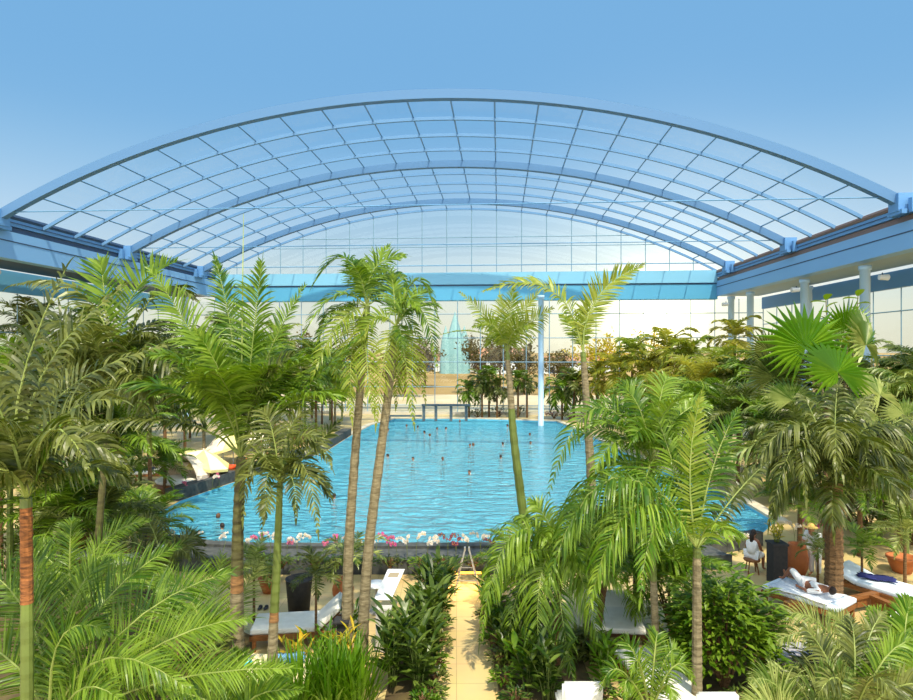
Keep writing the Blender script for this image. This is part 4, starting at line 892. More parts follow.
for i, (x, y, rx, h, lm, lab) in enumerate([(60, 560, 1.4, 1.3, L_MID, 'round bush behind the orange trunk near the terracotta pots'), (20, 600, 1.4, 1.5, L_DARK, 'dark bush at the left edge behind the sprawling palm'), (120, 535, 1.2, 1.1, L_GLOSS, 'bush at the left tip of the pool'),
    (100, 505, 1.6, 1.5, L_MID, 'bush right of the small wooden hut'), (150, 475, 1.8, 1.6, L_BRIGHT, 'bright bush left of the shell canopies'), (300, 446, 2.0, 1.6, L_MID, 'bush overhanging the end of the left stone wall'), (265, 452, 2.0, 1.4, L_DARK, 'dark bush behind the left stone wall, middle'),
    (640, 480, 1.5, 1.2, L_DARK, 'bush on the right pool bank below the slim bamboo-like palm'), (700, 492, 1.6, 1.3, L_MID, 'bush on the right pool bank behind the nearest right palm'), (790, 505, 1.4, 1.2, L_MID, 'bush behind the purple flowers'), (870, 530, 1.5, 1.3, L_DARK, 'bush behind the right-hand sunbeds'),
    (912, 545, 1.3, 1.5, L_MID, 'bush at the right edge behind the sunbeds'), (760, 470, 2.0, 1.6, L_GLOSS, 'glossy bush on the right bank beneath the fan palm'), (820, 480, 2.0, 1.6, L_MID, 'bush at the foot of the upright big-leaved tree'), (880, 470, 2.2, 2.0, L_DARK, 'dark bush by the outer right window'),
    (680, 440, 2.2, 1.6, L_DARK, 'bush on the far right bank beneath the golden palms'), (850, 700, 1.2, 1.0, L_DARK, 'dark bush at the bottom right corner'), (180, 690, 1.3, .8, L_DARK, 'dark bush under the sprawling palm, at the bottom'), (590, 660, .6, .6, L_DARK, 'small dark bush between sunbed and white chair back')]):
    bush('round_bush', lab, G(x, y), rx*(1.25 if x < 310 else 1), rx*.9, h*(1.35 if x < 310 else 1.1), lm, 520, .24, 70+i)
# ------------------------------------------------------------------ orchids along the near pool edge
def petalmat(n, c, c2): return leafmat(n, c, c2, c, .3)
PK = petalmat('orchid_pink', (212, 70, 150), (236, 120, 180)); WH = petalmat('orchid_white', (240, 232, 226), (250, 244, 240)); PU = petalmat('orchid_purple', (112, 36, 84), (150, 60, 110))
YC = mat('orchid_heart', (230, 190, 80), .6)
def orchid(base, lm, label, h, seed, n=8, group='orchids along the near pool edge'):
    rnd = random.Random(seed); r = thing('orchid', label, 'orchid', base, group); base = V(base)
    lv = MB(); st = MB()
    for k in range(5):
        az = k*1.3; leafblade(lv, base, V((math.cos(az), math.sin(az), .6)), .26, .07, 1.0, Z)
    lv.build('foliage', L_GLOSS, r)
    for s_ in range(2):
        az = rnd.uniform(0, 6.28); o = V((math.cos(az), math.sin(az), 0))
        pts = curve3(base, base+Z*h*.8+o*.06, base+Z*h*.95+o*.32, 8); st.tube(pts, .006, 4)
        fl = MB()
        for k in range(n):
            u = .5+.5*k/(n-1); x = min(u*8, 7.999); j = int(x); p = pts[j].lerp(pts[j+1], x-j)+V((rnd.uniform(-.04, .04), rnd.uniform(-.04, .04), rnd.uniform(-.03, .03)))
            nm = (-F+V((rnd.uniform(-.8, .8), rnd.uniform(-.5, .5), rnd.uniform(-.2, .5)))).normalized()
            a = nm.cross(Z).normalized(); b = a.cross(nm)
            for q in range(5):
                t = 2*PI*q/5+.3; d = a*math.cos(t)+b*math.sin(t); e = nm.cross(d)
                fl.quad(p, p+d*.026+e*.019+nm*.005, p+d*.055, p+d*.026-e*.019+nm*.005, 0)
            fl.ball(p+nm*.01, .012, 1, 4)
        fl.build('flower_spray', [lm, YC], r)
    st.build('stem', T_GREEN, r); return r
OR = [(250, 553, WH), (262, 553, PK), (274, 554, WH), (290, 556, PK), (300, 556, WH), (314, 555, WH), (326, 556, PK), (338, 556, PK), (352, 556, WH), (366, 556, WH), (378, 556, WH), (390, 556, PK), (398, 557, PK), (408, 557, WH), (417, 556, WH), (428, 556, WH), (440, 556, WH), (448, 556, PU), (456, 556, PU), (468, 555, WH), (480, 555, WH), (492, 555, PU), (502, 555, PU), (514, 555, WH), (535, 555, PU), (548, 555, PU)]
cn = {'orchid_pink': 'pink', 'orchid_white': 'white', 'orchid_purple': 'dark purple'}
lastc = None
ORL = {250: 'white orchid beside the thick ringed trunk', 262: 'pink orchid right of the thick ringed trunk', 274: 'white orchid behind the slender palm', 290: 'pink orchid right of the slender palm, on the planter wall', 300: 'white orchid between two pink ones, left of the leaning pair',
 314: 'white orchid farther left of the leaning pair, by a pink one', 326: 'pink orchid left of the leaning pair, leftmost of two', 338: 'pink orchid touching the left leaning trunk', 352: 'white orchid just right of the left leaning trunk', 366: 'white orchid between the leaning trunks', 378: 'white orchid right of the right leaning trunk',
 390: 'pink orchid left of the two bathers at the pool edge', 398: 'pink orchid right before the two bathers', 408: 'white orchid right of the two bathers', 417: 'white orchid second to the right of the two bathers', 428: 'white orchid behind the tall glossy shrub', 440: 'white orchid left of the purple ones by the folding stand', 448: 'dark purple orchid left of the folding stand',
 456: 'dark purple orchid nearest the folding stand', 468: 'white orchid behind the folding stand', 480: 'white orchid right of the folding stand', 492: 'dark purple orchid at the right end of the path', 502: 'dark purple orchid beyond the drooping palm, left one', 514: 'white orchid left of the slim curved trunk', 535: 'dark purple orchid touching the slim curved trunk', 548: 'dark purple orchid right of the slim curved trunk'}
for i, (x, y, m) in enumerate(OR): orchid(G(x, y, .42)-F*.35, m, ORL[x], .62+.1*(i % 3), i)
for i, (x, y, m, lab) in enumerate([(728, 552, PK, 'pink orchid left of the sitting woman'), (800, 548, PK, 'pink blossom spray left of the purple-pink bunch on the right'), (806, 546, PK, 'middle pink blossom spray above the terracotta jar'), (812, 547, PK, 'pink blossom spray beside the man in the straw hat'), (742, 550, WH, 'white orchid behind the sitting woman'), (790, 548, WH, 'white orchid behind the sitting woman, toward the straw hat'),
    (178, 502, PK, 'pink flower behind the left stone wall under a canopy'), (205, 494, WH, 'white flower behind the left stone wall, middle'), (212, 492, PK, 'pink flower behind the left stone wall near the red lounger'), (233, 486, PK, 'pink flower behind the left stone wall, rightmost'), (196, 551, WH, 'white flower at the left pool tip, right one'), (178, 549, WH, 'white flower at the left pool tip, left one'), (222, 552, WH, 'white flower left of the thick ringed trunk by the water')]):
    g = G(x, y) + (F*.9 if y < 510 else -F*.3)
    orchid(g, m, lab, 1.0 if x > 780 else .7, i+90, 12 if x > 780 else 8, 'flowers around the pool rim')
# ------------------------------------------------------------------ furniture
def turn(o, a): o.rotation_euler = (0, 0, a)
def sunbed(label, loc, rot, length=2.0, width=.9, h=.36, back=35, mt=WHITE, fr=WOOD, backlen=.75, thick=.13):
    """platform sunbed: slatted frame, four legs, seat mattress, raised back cushion at +x end"""
    r = thing('sunbed', label, 'sunbed', loc); L = length
    f = MB()
    for s in (-1, 1): f.box((0, s*(width/2-.04), h-.06), (L, .07, .12))
    for s in (-1, 1): f.box((s*(L/2-.035), 0, h-.06), (.07, width, .12))
    for k in range(9): f.box((-L/2+.15+k*(L-.3)/8, 0, h-.02), (.1, width-.1, .03))
    f.build('frame', fr, r, local=True)
    for sx in (-1, 1):
        for sy in (-1, 1): MB().box((sx*(L/2-.1), sy*(width/2-.06), (h-.12)/2), (.08, .08, h-.12)).build('leg', fr, r, local=True)
    def pad(x0, x1, ang, nm):
        bm = bmesh.new(); bmesh.ops.create_cube(bm, size=1)
        for v in bm.verts: v.co = V((v.co.x*(x1-x0), v.co.y*(width-.06), v.co.z*thick))
        bmesh.ops.bevel(bm, geom=bm.edges[:], offset=.045, segments=3, affect='EDGES', profile=.6)
        M_ = Matrix.Translation((x0, 0, h+.0)) @ Matrix.Rotation(-math.radians(ang), 4, 'Y') @ Matrix.Translation(((x1-x0)/2, 0, thick/2))
        bm.transform(M_); me = bpy.data.meshes.new(nm); bm.to_mesh(me); bm.free(); me.materials.append(mt); me.polygons.foreach_set('use_smooth', [True]*len(me.polygons)); link(nm, me, r)
    if back: pad(-L/2, L/2-backlen, 0, 'mattress'); pad(L/2-backlen, L/2-.02, back, 'back_cushion')
    else: pad(-L/2, L/2, 0, 'mattress')
    if back:
        b = MB(); a = math.radians(back)
        for s in (-1, 1): b.tube([(L/2-backlen, s*width*.4, h), (L/2-backlen+math.cos(a)*backlen*.9, s*width*.4, h+math.sin(a)*backlen*.9-.03)], .022, 5); b.tube([(L/2-.1, s*width*.4, h-.03), (L/2-backlen+math.cos(a)*backlen*.7, s*width*.4, h+math.sin(a)*backlen*.7-.03)], .018, 5)
        b.build('back_support', fr, r, local=True)
    turn(r, rot); return r
sunbed('white sunbed with raised back behind the slender palm on the left', G(303, 640), YAW+.12, 2.3, 1.0, .38, 42)
sunbed('cream sunbed nearest the viewer between the two tall left trunks', G(268, 690)+Z*.1-Z*.1, YAW-.1, 2.0, 1.0, .38, 0, mat('cream_fabric', (236, 220, 178), .8))
sunbed('white sunbed on dark wooden frame right of the drooping palm', G(613, 636), YAW+PI/2-.1, 2.0, 1.25, .5, 12, WHITE, mat('dark_wood', (92, 58, 34), .5, (70, 44, 26), 6, stretch=(8, 1, 8)))
sunbed('long white sunbed behind the small dark palm tuft', G(660, 700), YAW+PI/2+.2, 2.2, 1.0, .4, 0)
sunbed('sunbed with the reclining man beside the shaggy palm', G(808, 613), YAW+.62+PI/2, 1.9, 1.2, .45, 0, mat('pale_blue_fabric', (214, 226, 236), .8))
sunbed('sunbed with a dark blue towel at the right edge', G(878, 602), YAW+.55+PI/2, 2.2, 1.1, .45, 18, MATS['pale_blue_fabric'])
sunbed('dark-framed sunbed in the bottom right behind the bushy palm', G(905, 648), YAW+.6, 2.0, 1.0, .4, 0)
sunbed('grey sunbed half hidden at the bottom right of the dense bush', G(808, 672), YAW+.1, 1.8, .8, .36, 0, mat('grey_fabric', (168, 164, 172), .8))
sunbed('pale sunbed by the terracotta pots on the left', G(85, 568), YAW+.1, 2.0, .9, .4, 40)
sunbed('pale sunbed at the left under palms, right of the round pots', G(133, 574), YAW-.2, 1.9, .9, .4, 30)
sunbed('white sunbed on the far left bank beneath the palms', G(152, 482), YAW+.2, 2.0, 1.0, .5, 45)
sunbed('red-orange sunbed behind the left stone wall', G(221, 484)+F*1.2, YAW+.1, 2.0, .8, .6, 30, mat('red_fabric', (226, 84, 40), .8))
def wrap(label, loc, rot, w_, d_, m, seed):
    rnd = random.Random(seed); bm = bmesh.new(); nx, ny = 12, 8; g = []
    for i in range(nx+1):
        row = []
        for j in range(ny+1):
            x, y = (i/nx-.5)*w_, (j/ny-.5)*d_; row.append(bm.verts.new((x+.03*math.sin(j*1.3+seed), y+.03*math.sin(i*.9), .03+.035*abs(math.sin(i*1.4+seed)*math.cos(j*1.1))+rnd.uniform(0, .01))))
        g.append(row)
    for i in range(nx):
        for j in range(ny): bm.faces.new((g[i][j], g[i+1][j], g[i+1][j+1], g[i][j+1]))
    me = bpy.data.meshes.new('towel'); bm.to_mesh(me); bm.free(); me.materials.append(m); me.polygons.foreach_set('use_smooth', [True]*len(me.polygons))
    o = link('towel', me); o.location = loc; turn(o, rot); md = o.modifiers.new('s', 'SOLIDIFY'); md.thickness = .02; return tag(o, label, 'towel')
NAVY = mat('navy_towel', (36, 44, 110), .9, (26, 30, 80), 9); BLT = mat('blue_towel', (96, 150, 200), .9, (120, 170, 214), 9)
wrap('crumpled navy towel lying on the sunbed at the right edge', G(876, 600, .0)+Z*.6, YAW-.5, .9, .45, NAVY, 1)
wrap('light blue towel lying on the cream sunbed', G(276, 684)+Z*.51+R*.3, YAW+.2, .6, .4, BLT, 2)
wrap('white towel with pattern under the reclining man', G(806, 614)+Z*.585, YAW+.62, 1.0, 1.5, mat('patterned_towel', (236, 238, 240), .9, (190, 200, 214), 14), 3)
wrap('blue towel at the bottom right on the dark-framed sunbed', G(898, 648)+Z*.54, YAW+.4, .6, .5, BLT, 4)
wrap('navy bundle on the white sunbed on the far left bank', G(150, 482)+Z*.66-R*.3, .2, .9, .6, NAVY, 5)
# white upholstered chair backs near the bottom edge
def armchair(label, loc, rot):
    r = thing('lounge_chair', label, 'chair', loc)
    def pad(c, s, rx, nm):
        bm = bmesh.new(); bmesh.ops.create_cube(bm, size=1)
        for v in bm.verts: v.co = V((v.co.x*s[0], v.co.y*s[1], v.co.z*s[2]))
        bmesh.ops.bevel(bm, geom=bm.edges[:], offset=.045, segments=3, affect='EDGES')
        bm.transform(Matrix.Translation(c) @ Matrix.Rotation(rx, 4, 'X')); me = bpy.data.meshes.new(nm); bm.to_mesh(me); bm.free(); me.materials.append(WHITE); me.polygons.foreach_set('use_smooth', [True]*len(me.polygons)); link(nm, me, r)
    pad((0, .25, .42), (.72, .8, .16), 0, 'seat'); pad((0, -.17, .72), (.72, .15, .78), .18, 'backrest')
    for sx in (-1, 1):
        for y in (-.1, .55): MB().tube([(sx*.3, y, 0), (sx*.3, y, .36)], .025, 6).build('leg', WOOD, r, local=True)
    turn(r, rot); return r
armchair('white lounge chair seen from behind at the bottom, left of the shrub', G(580, 736), YAW)
armchair('white lounge chair seen from behind at the bottom, right of the pale trunk', G(712, 748), YAW)
# white slanted information stand
sb = G(384, 650); r_ = thing('sign_stand', 'white slanted information stand beside the path', 'sign', sb)
gm = mat('sign_grey', (196, 192, 184), .6)
MB().box(sb+Z*.5, (.36, .24, 1.0), YAW).build('post', gm, r_)
b0, b1, t0 = P(373.5, 600, 15.75), P(391, 600, 15.75), P(388, 569, 16.5)
xx = (b1-b0).normalized(); yy = (t0-b0); LY = yy.length; yy.normalize(); up = xx.cross(yy).normalized(); yy2 = up.cross(xx)
M_ = Matrix((xx, yy2, up)).transposed()
def sheared(c0, wd, hg, t, off):
    q = MB(); c = [c0, c0+xx*wd, c0+xx*wd+yy*hg, c0+yy*hg]; i0 = 0
    q.v += [k+up*off for k in c]+[k+up*(off-t) for k in c]
    q.f += [(0, 1, 2, 3), (7, 6, 5, 4), (0, 4, 5, 1), (1, 5, 6, 2), (2, 6, 7, 3), (3, 7, 4, 0)]; q.m += [0]*6; return q
W_ = (b1-b0).length
pn = sheared(b0, W_, LY, .04, 0).build('panel', WHITEP, r_)
sheared(b0+xx*W_*.2+yy*LY*.72, W_*.6, LY*.16, .004, .004).build('printed_emblem', mat('print_grey', (150, 138, 116), .7), pn)
# folding A-frame stand at the end of the path
ab = G(467, 590); r_ = thing('folding_stand', 'folding metal A-frame stand at the far end of the path', 'stand', ab)
SILV = mat('brushed_metal', (196, 190, 180), .35, metal=.6)
top = ab+Z*1.2
for s in (-1, 1):
    for f_ in (-.3, .3): MB().tube([ab+R*s*.36+F*f_, top+R*s*.06+F*f_*.1], .022, 6).build('leg', SILV, r_)
    MB().box(top+R*s*.06, (.05, .12, .1), YAW).build('hinge', SILV, r_)
for z in (.35, .7): MB().tube([ab+R*(-.36+.25*z)+F*-.3*(1-z/1.3)+Z*z, ab+R*(.36-.25*z)+F*-.3*(1-z/1.3)+Z*z], .012, 5).build('crossbar', SILV, r_)
# round white table, dark box, pots, side table, slippers, ball
tb = G(376, 612); r_ = thing('side_table', 'round white table behind the slanted information stand', 'table', tb)
MB().lathe(tb, [(.01, .72), (.3, .72), (.31, .74), (.3, .76), (.01, .76)], 20).build('tabletop', WHITEP, r_, True)
MB().lathe(tb, [(.2, 0), (.2, .03), (.03, .05), (.03, .72)], 12).build('pedestal', gm, r_, True)
tb = G(342, 658); r_ = thing('side_table', 'dark slim side table left of the leaning trunks', 'table', tb)
MB().box(tb+Z*.86, (.34, .34, .04), YAW).build('tabletop', DARK, r_)
MB().box(tb+Z*.42, (.2, .2, .84), YAW).build('pedestal', DARK, r_)
pb = G(299, 616); r_ = thing('planter', 'tall charcoal planter behind the left sunbed', 'planter', pb)
MB().lathe(pb, [(.26, 0), (.34, .95), (.36, 1.0), (.33, 1.0), (.3, .9), (.01, .9)], 20).build('body', DARK, r_, True)
pb = G(777, 583); r_ = thing('planter', 'tall dark planter left of the terracotta jar on the right', 'planter', pb)
MB().box(pb+Z*.6, (.42, .42, 1.2), YAW).build('body', DARK, r_); MB().box(pb+Z*1.2, (.48, .48, .06), YAW).build('rim', DARK, r_)
broadplant('flowering_plant', 'plant with yellow and red leaves in the tall dark planter', 'plant', pb+Z*1.22, .5, L_GOLD, 6, 5, .24, .08, .3, 81)
def pot(label, base, r, h, m=TERRA, name='flower_pot', cat='pot', group=None):
    o = thing(name, label, cat, base, group)
    MB().lathe(base, [(r*.62, 0), (r*.9, h*.5), (r, h*.86), (r*1.1, h*.88), (r*1.1, h), (r*.92, h), (r*.88, h*.85), (.01, h*.84)], 18).build('body', m, o, True)
    return o
pot('terracotta pot on the paving behind the two tall left trunks', G(269, 592), .28, .42); broadplant('potted_plant', 'leafy plant in the terracotta pot behind the two tall left trunks', 'plant', G(269, 592)+Z*.36, .6, L_MID, 6, 6, .3, .07, .3, 83)
def jar(label, base, r, h):
    o = thing('terracotta_jar', label, 'jar', base)
    MB().lathe(base, [(r*.6, 0), (r*.95, h*.3), (r, h*.55), (r*.85, h*.82), (r*.7, h*.9), (r*.78, h), (r*.6, h), (r*.5, h*.85), (.01, h*.8)], 20).build('body', TERRA, o, True); return o
jar('big terracotta jar standing behind the reclining man', G(797, 576), .33, 1.0)
jar('rounded orange jar right of the orange trunk', G(78, 560), .4, .75)
jar('rounded orange jar at the left tip of the pool', G(131, 566), .42, .6)
pot('wide terracotta pot at the right edge behind the sunbeds', G(902, 572), .4, .5); 
jar('small orange jar behind the two leaning trunks', G(343, 600), .3, .6)
sl_ = G(263, 609)
r_ = thing('slippers', 'pair of black slippers on the paving behind the left sunbed', 'slippers', sl_)
for s in (-.08, .08):
    q = MB(); q.ball(sl_+R*s+Z*.03, .13, 0, 8, (.45, 1, .22)); sp2 = q.build('sole', DARK, r_, True); k = MB(); k.ball(sl_+R*s+Z*.05+F*.05, .07, 0, 8, (.8, .8, .6)); k.build('strap', DARK, r_, True)
q = MB(); bb = G(248, 690)+Z*.55; q.ball(bb, .09, 0, 10); bl = single('beach_ball', q, mat('turquoise_plastic', (60, 190, 196), .3), 'small turquoise ball on the cream sunbed beside the thick trunk', 'ball', bb, smooth=True)
q = MB(); q.tube([bb+Z*.08, bb+Z*.1], .015, 8); q.build('valve', WHITEP, bl)
# wooden rails on the right
for lab, (x0, y0), (x1, y1) in (('brown wooden rail between shaggy palm and right sunbed', (838, 617), (880, 608)), ('long brown wooden rail at the right edge', (872, 612), (935, 640)), ('short wooden rail left of the shaggy palm foot', (786, 620), (808, 615))):
    a, b = G(x0, y0), G(x1, y1); c = (a+b)/2; ang = math.atan2((b-a).y, (b-a).x); r_ = thing('low_rail', lab, 'rail', c); L_ = (b-a).length
    MB().box(c+Z*.42, (L_, .16, .08), ang).build('top_board', WOOD, r_); MB().box(c+Z*.25, (L_, .06, .2), ang).build('side_board', WOOD, r_)
    for t in (.06, .94): MB().box(a.lerp(b, t)+Z*.19, (.09, .09, .38), ang).build('post', WOOD, r_)
# shell canopies / umbrellas on the left bank, small hut
def shell(label, px, py, r, h, m, rot, seed):
    b = G(px, py); o = thing('canopy_lounger', label, 'canopy', b); q = MB(); n = 14
    rows = 6
    P_ = []
    for i in range(n+1):
        a = PI*(i/n); row = []
        for j in range(rows+1):
            e = (j/rows)*PI*.5; rr = r*(1+.05*math.cos(i*PI)*(j/rows > .1))
            row.append(V((math.cos(a)*rr*math.cos(e*.0)*1.0*(1 if j == 0 else math.cos(e)**.6), math.sin(e)*r*.9, max(.05, math.sin(a)*h*(math.cos(e)**.5 if j < rows else .05)))))
        P_.append(row)
    for i in range(n):
        for j in range(rows): q.quad(P_[i][j], P_[i+1][j], P_[i+1][j+1], P_[i][j+1])
    hood = q.build('hood', m, o, local=True); md = hood.modifiers.new('s', 'SOLIDIFY'); md.thickness = .04
    bm_ = MB(); bm_.lathe((0, .1, 0), [(r*.9, .0), (r*.95, .25), (r*.9, .4), (.01, .4)], 20); bm_.build('base', WOOD, o, True, local=True)
    MB().lathe((0, .05, .4), [(r*.85, 0), (r*.88, .1), (r*.8, .16), (.01, .17)], 20).build('mattress', WHITE, o, True, local=True)
    turn(o, rot); return o
IV = mat('ivory_canvas', (240, 224, 202), .8, (232, 210, 186), 5); YE = mat('yellow_canvas', (232, 222, 150), .8, (222, 206, 130), 3)
shell('pale pink shell canopy lounger, leftmost behind the stone wall', 180, 489, 1.35, 1.7, IV, YAW-.5, 1)
def parasol(label, px, py, r, h, m, tilt, s=0):
    b = G(px, py)+F*s; o = thing('parasol', label, 'parasol', b); q = MB(); top = b+Z*h; n = 8
    ti = Matrix.Rotation(tilt, 3, F)
    ring = [top+ti @ V((math.cos(2*PI*i/n)*r, math.sin(2*PI*i/n)*r, -r*.42)) for i in range(n)]
    mid = [top+ti @ V((math.cos(2*PI*i/n)*r*.5, math.sin(2*PI*i/n)*r*.5, -r*.15)) for i in range(n)]
    for i in range(n):
        j = (i+1) % n; q.quad(mid[i], mid[j], ring[j], ring[i], i % 2 if m is not IV else 0); q.quad(top, mid[j], mid[i], mid[i], i % 2 if m is not IV else 0)
        q.quad(ring[i], ring[j], ring[j]-Z*.12, ring[i]-Z*.12, 0)
    c = q.build('canopy', [m, IV], o); md = c.modifiers.new('s', 'SOLIDIFY'); md.thickness = .015
    MB().tube([b, top+Z*.1], .03, 8).build('pole', WHITEP, o); MB().lathe(b, [(.3, 0), (.3, .06), (.05, .12), (.04, .3)], 14).build('foot', STONE, o)
    rb = MB()
    for i in range(n): rb.tube([top-Z*.35, mid[i]-Z*.02], .012, 4)
    rb.build('rib', WHITEP, o); return o
parasol('low yellow parasol between the shell canopy and the thick palm', 199, 486, 1.5, 1.75, YE, .25, .6)
parasol('yellow and cream parasol right behind the thick palm trunk', 228, 474, 1.9, 2.3, YE, -.3, .8)
parasol('cream parasol farther back behind the yellow ones', 214, 468, 1.5, 1.9, IV, -.4, 1.4)
hb = G(80, 512); r_ = thing('wooden_hut', 'small open wooden hut with slanted roof on the left', 'hut', hb)
for sx in (-1, 1):
    for sy in (-1, 1): MB().box(hb+V((sx*.7, sy*.6, .75)), (.09, .09, 1.5)).build('post', WOOD, r_)
MB().box(hb+Z*1.6, (1.9, 1.6, .1), M=Matrix.Rotation(.25, 3, 'X')).build('roof', mat('hut_roof', (190, 130, 66), .7, (160, 104, 52), 6), r_)
MB().box(hb+Z*.42, (1.4, 1.2, .1)).build('bench', WOOD, r_); MB().box(hb+Z*.54, (1.3, 1.1, .13)).build('cushion', WHITE, r_)
# spotlights on the fascias
def spot(label, p, dirv):
    o = thing('spotlight', label, 'spotlight', p, 'spotlights under the roof edge'); q = MB()
    q.tube([p, p+V(dirv)*.55], [.16, .2], 12); q.build('housing', WHITEP, o, False); q = MB(); q.tube([p+V(dirv)*.55, p+V(dirv)*.58], .17, 12); q.build('lens', gm, o)
    q = MB(); q.tube([p+V(dirv)*.2, p+V(dirv)*.2+Z*.3], .04, 6); q.build('bracket', SEAM, o)
spot('white spotlight under the left roof edge at the picture border', V((XL-1.6, 37.6, 12.1)), (1, 0, 0))
spot('white spotlight on the right column nearest the corner', V((23.0, 63.2, 11.6)), (-1, 0, 0))
spot('white spotlight on the second right column', V((22.9, 48.4, 11.6)), (-1, 0, 0))
spot('white spotlight on the right column nearest the picture edge', V((24.0, 40.4, 11.6)), (1, 0, 0))

# low greenery in the planter along the near pool edge
for i, (x, y) in enumerate([(436, 672), (434, 690), (430, 706), (424, 716), (439, 652), (441, 630), (505, 690), (500, 668), (515, 712), (494, 650), (486, 625), (600, 706), (625, 716), (575, 716), (560, 650), (690, 716), (672, 706), (740, 712), (770, 700)]):
    bush('ground_cover', 'low leafy ground cover at the foot of the larger plants by the path', G(x, y)+Z*.1, .34, .3, .36, (L_MID, L_DARK, L_GLOSS)[i % 3], 120, .13, 260+i, group='ground cover along the path')
for i in range(13):
    x = 236+i*26+(i % 2)*4; g = G(x, 560, .42)-F*.62
    bush('planter_bush', 'low green bush in the stone planter along the near pool edge', g, .38, .3, .34, (L_DARK, L_MID, L_GLOSS)[i % 3], 110, .14, 200+i, group='planter greenery')
# ------------------------------------------------------------------ people
SKIN = mat('skin', (190, 134, 100), .55); SKIN2 = mat('skin_tan', (150, 98, 70), .55); HAIRD = mat('hair_dark', (44, 32, 26), .6); HAIRB = mat('hair_brown', (96, 66, 42), .6); HAIRF = mat('hair_fair', (170, 134, 84), .6)
EYE = mat('eye_dark', (30, 26, 26), .3); LIP = mat('lip', (168, 84, 80), .5)
def skinned(name, verts, edges, rad, root=0, sub=1):
    me = bpy.data.meshes.new(name); me.from_pydata([tuple(v) for v in verts], edges, []); ob = bpy.data.objects.new(name, me); COL.objects.link(ob)
    sk = ob.modifiers.new('skin', 'SKIN'); sk.use_smooth_shade = True
    for i, r in enumerate(rad): me.skin_vertices[0].data[i].radius = (r, r); me.skin_vertices[0].data[i].use_root = (i == root)
    ss = ob.modifiers.new('sub', 'SUBSURF'); ss.levels = sub; ss.render_levels = sub
    dg = bpy.context.evaluated_depsgraph_get(); dg.update(); out = bpy.data.meshes.new_from_object(ob.evaluated_get(dg)); bpy.data.objects.remove(ob); bpy.data.meshes.remove(me)
    return out
def add_head(me, c, fwd, up, skin, scale=1.0):
    """joins a modelled head (skull, jaw, nose, ears, eyes, mouth) to a body mesh"""
    bm = bmesh.new(); bm.from_mesh(me); fwd = V(fwd).normalized(); up = (V(up)-fwd*V(up).dot(fwd)).normalized(); rt = fwd.cross(up)
    M_ = Matrix.Translation(c) @ Matrix((rt, fwd, up)).transposed().to_4x4() @ Matrix.Scale(scale, 4)
    def ell(p, s, mi, u=12, v=9):
        r = bmesh.ops.create_uvsphere(bm, u_segments=u, v_segments=v, radius=1)
        for q in r['verts']:
            x, y, z = q.co
            if mi == 0 and s[2] > .1:
                k = 1 - .28*max(0, -z)*(1 if y < .3 else .6); x *= k; y = y*(1-.12*max(0, -z)) + (.1*max(0, -z) if y > 0 else 0)
            q.co = M_ @ V((p[0]+x*s[0], p[1]+y*s[1], p[2]+z*s[2]))
        for f in {f for q in r['verts'] for f in q.link_faces}: f.material_index = mi; f.smooth = True
    ell((0, 0, 0), (.076, .097, .115), 0)
    ell((0, .1, -.018), (.013, .02, .022), 0, 8, 6)
    for s in (-1, 1):
        ell((s*.077, -.005, -.01), (.01, .02, .03), 0, 8, 6); ell((s*.03, .083, .012), (.012, .008, .007), 1, 8, 6)
    ell((0, .083, -.058), (.022, .007, .007), 2, 8, 6)
    bm.to_mesh(me); bm.free()
    for m in (skin, EYE, LIP): me.materials.append(m)
    return M_
def hair_mesh(M_, long=0, name='hair', m=HAIRD):
    q = MB(); k = 10; n = 16
    for i in range(k+1):
        e = i/k
        for j in range(n):
            a = 2*PI*j/n; back = (1-math.sin(a))*.5
            lo = -.02-.1*back if a else 0
            th = e*PI*(.36+.26*back); r = 1.1
            p = V((math.cos(a)*.078*r*math.sin(th)*1.03, math.sin(a)*.1*r*math.sin(th), .118*r*math.cos(th)))
            q.v.append(M_ @ p)
    for i in range(k):
        for j in range(n): q.f.append((i*n+j, i*n+(j+1) % n, (i+1)*n+(j+1) % n, (i+1)*n+j)); q.m.append(0)
    if long:
        q.tube([M_ @ V((0, -.08, .03)), M_ @ V((0, -.115, -.06)), M_ @ V((0, -.12, -.06-long*.6)), M_ @ V((0, -.1, -.06-long))], [.06, .07, .06, .015], 8)
    return q
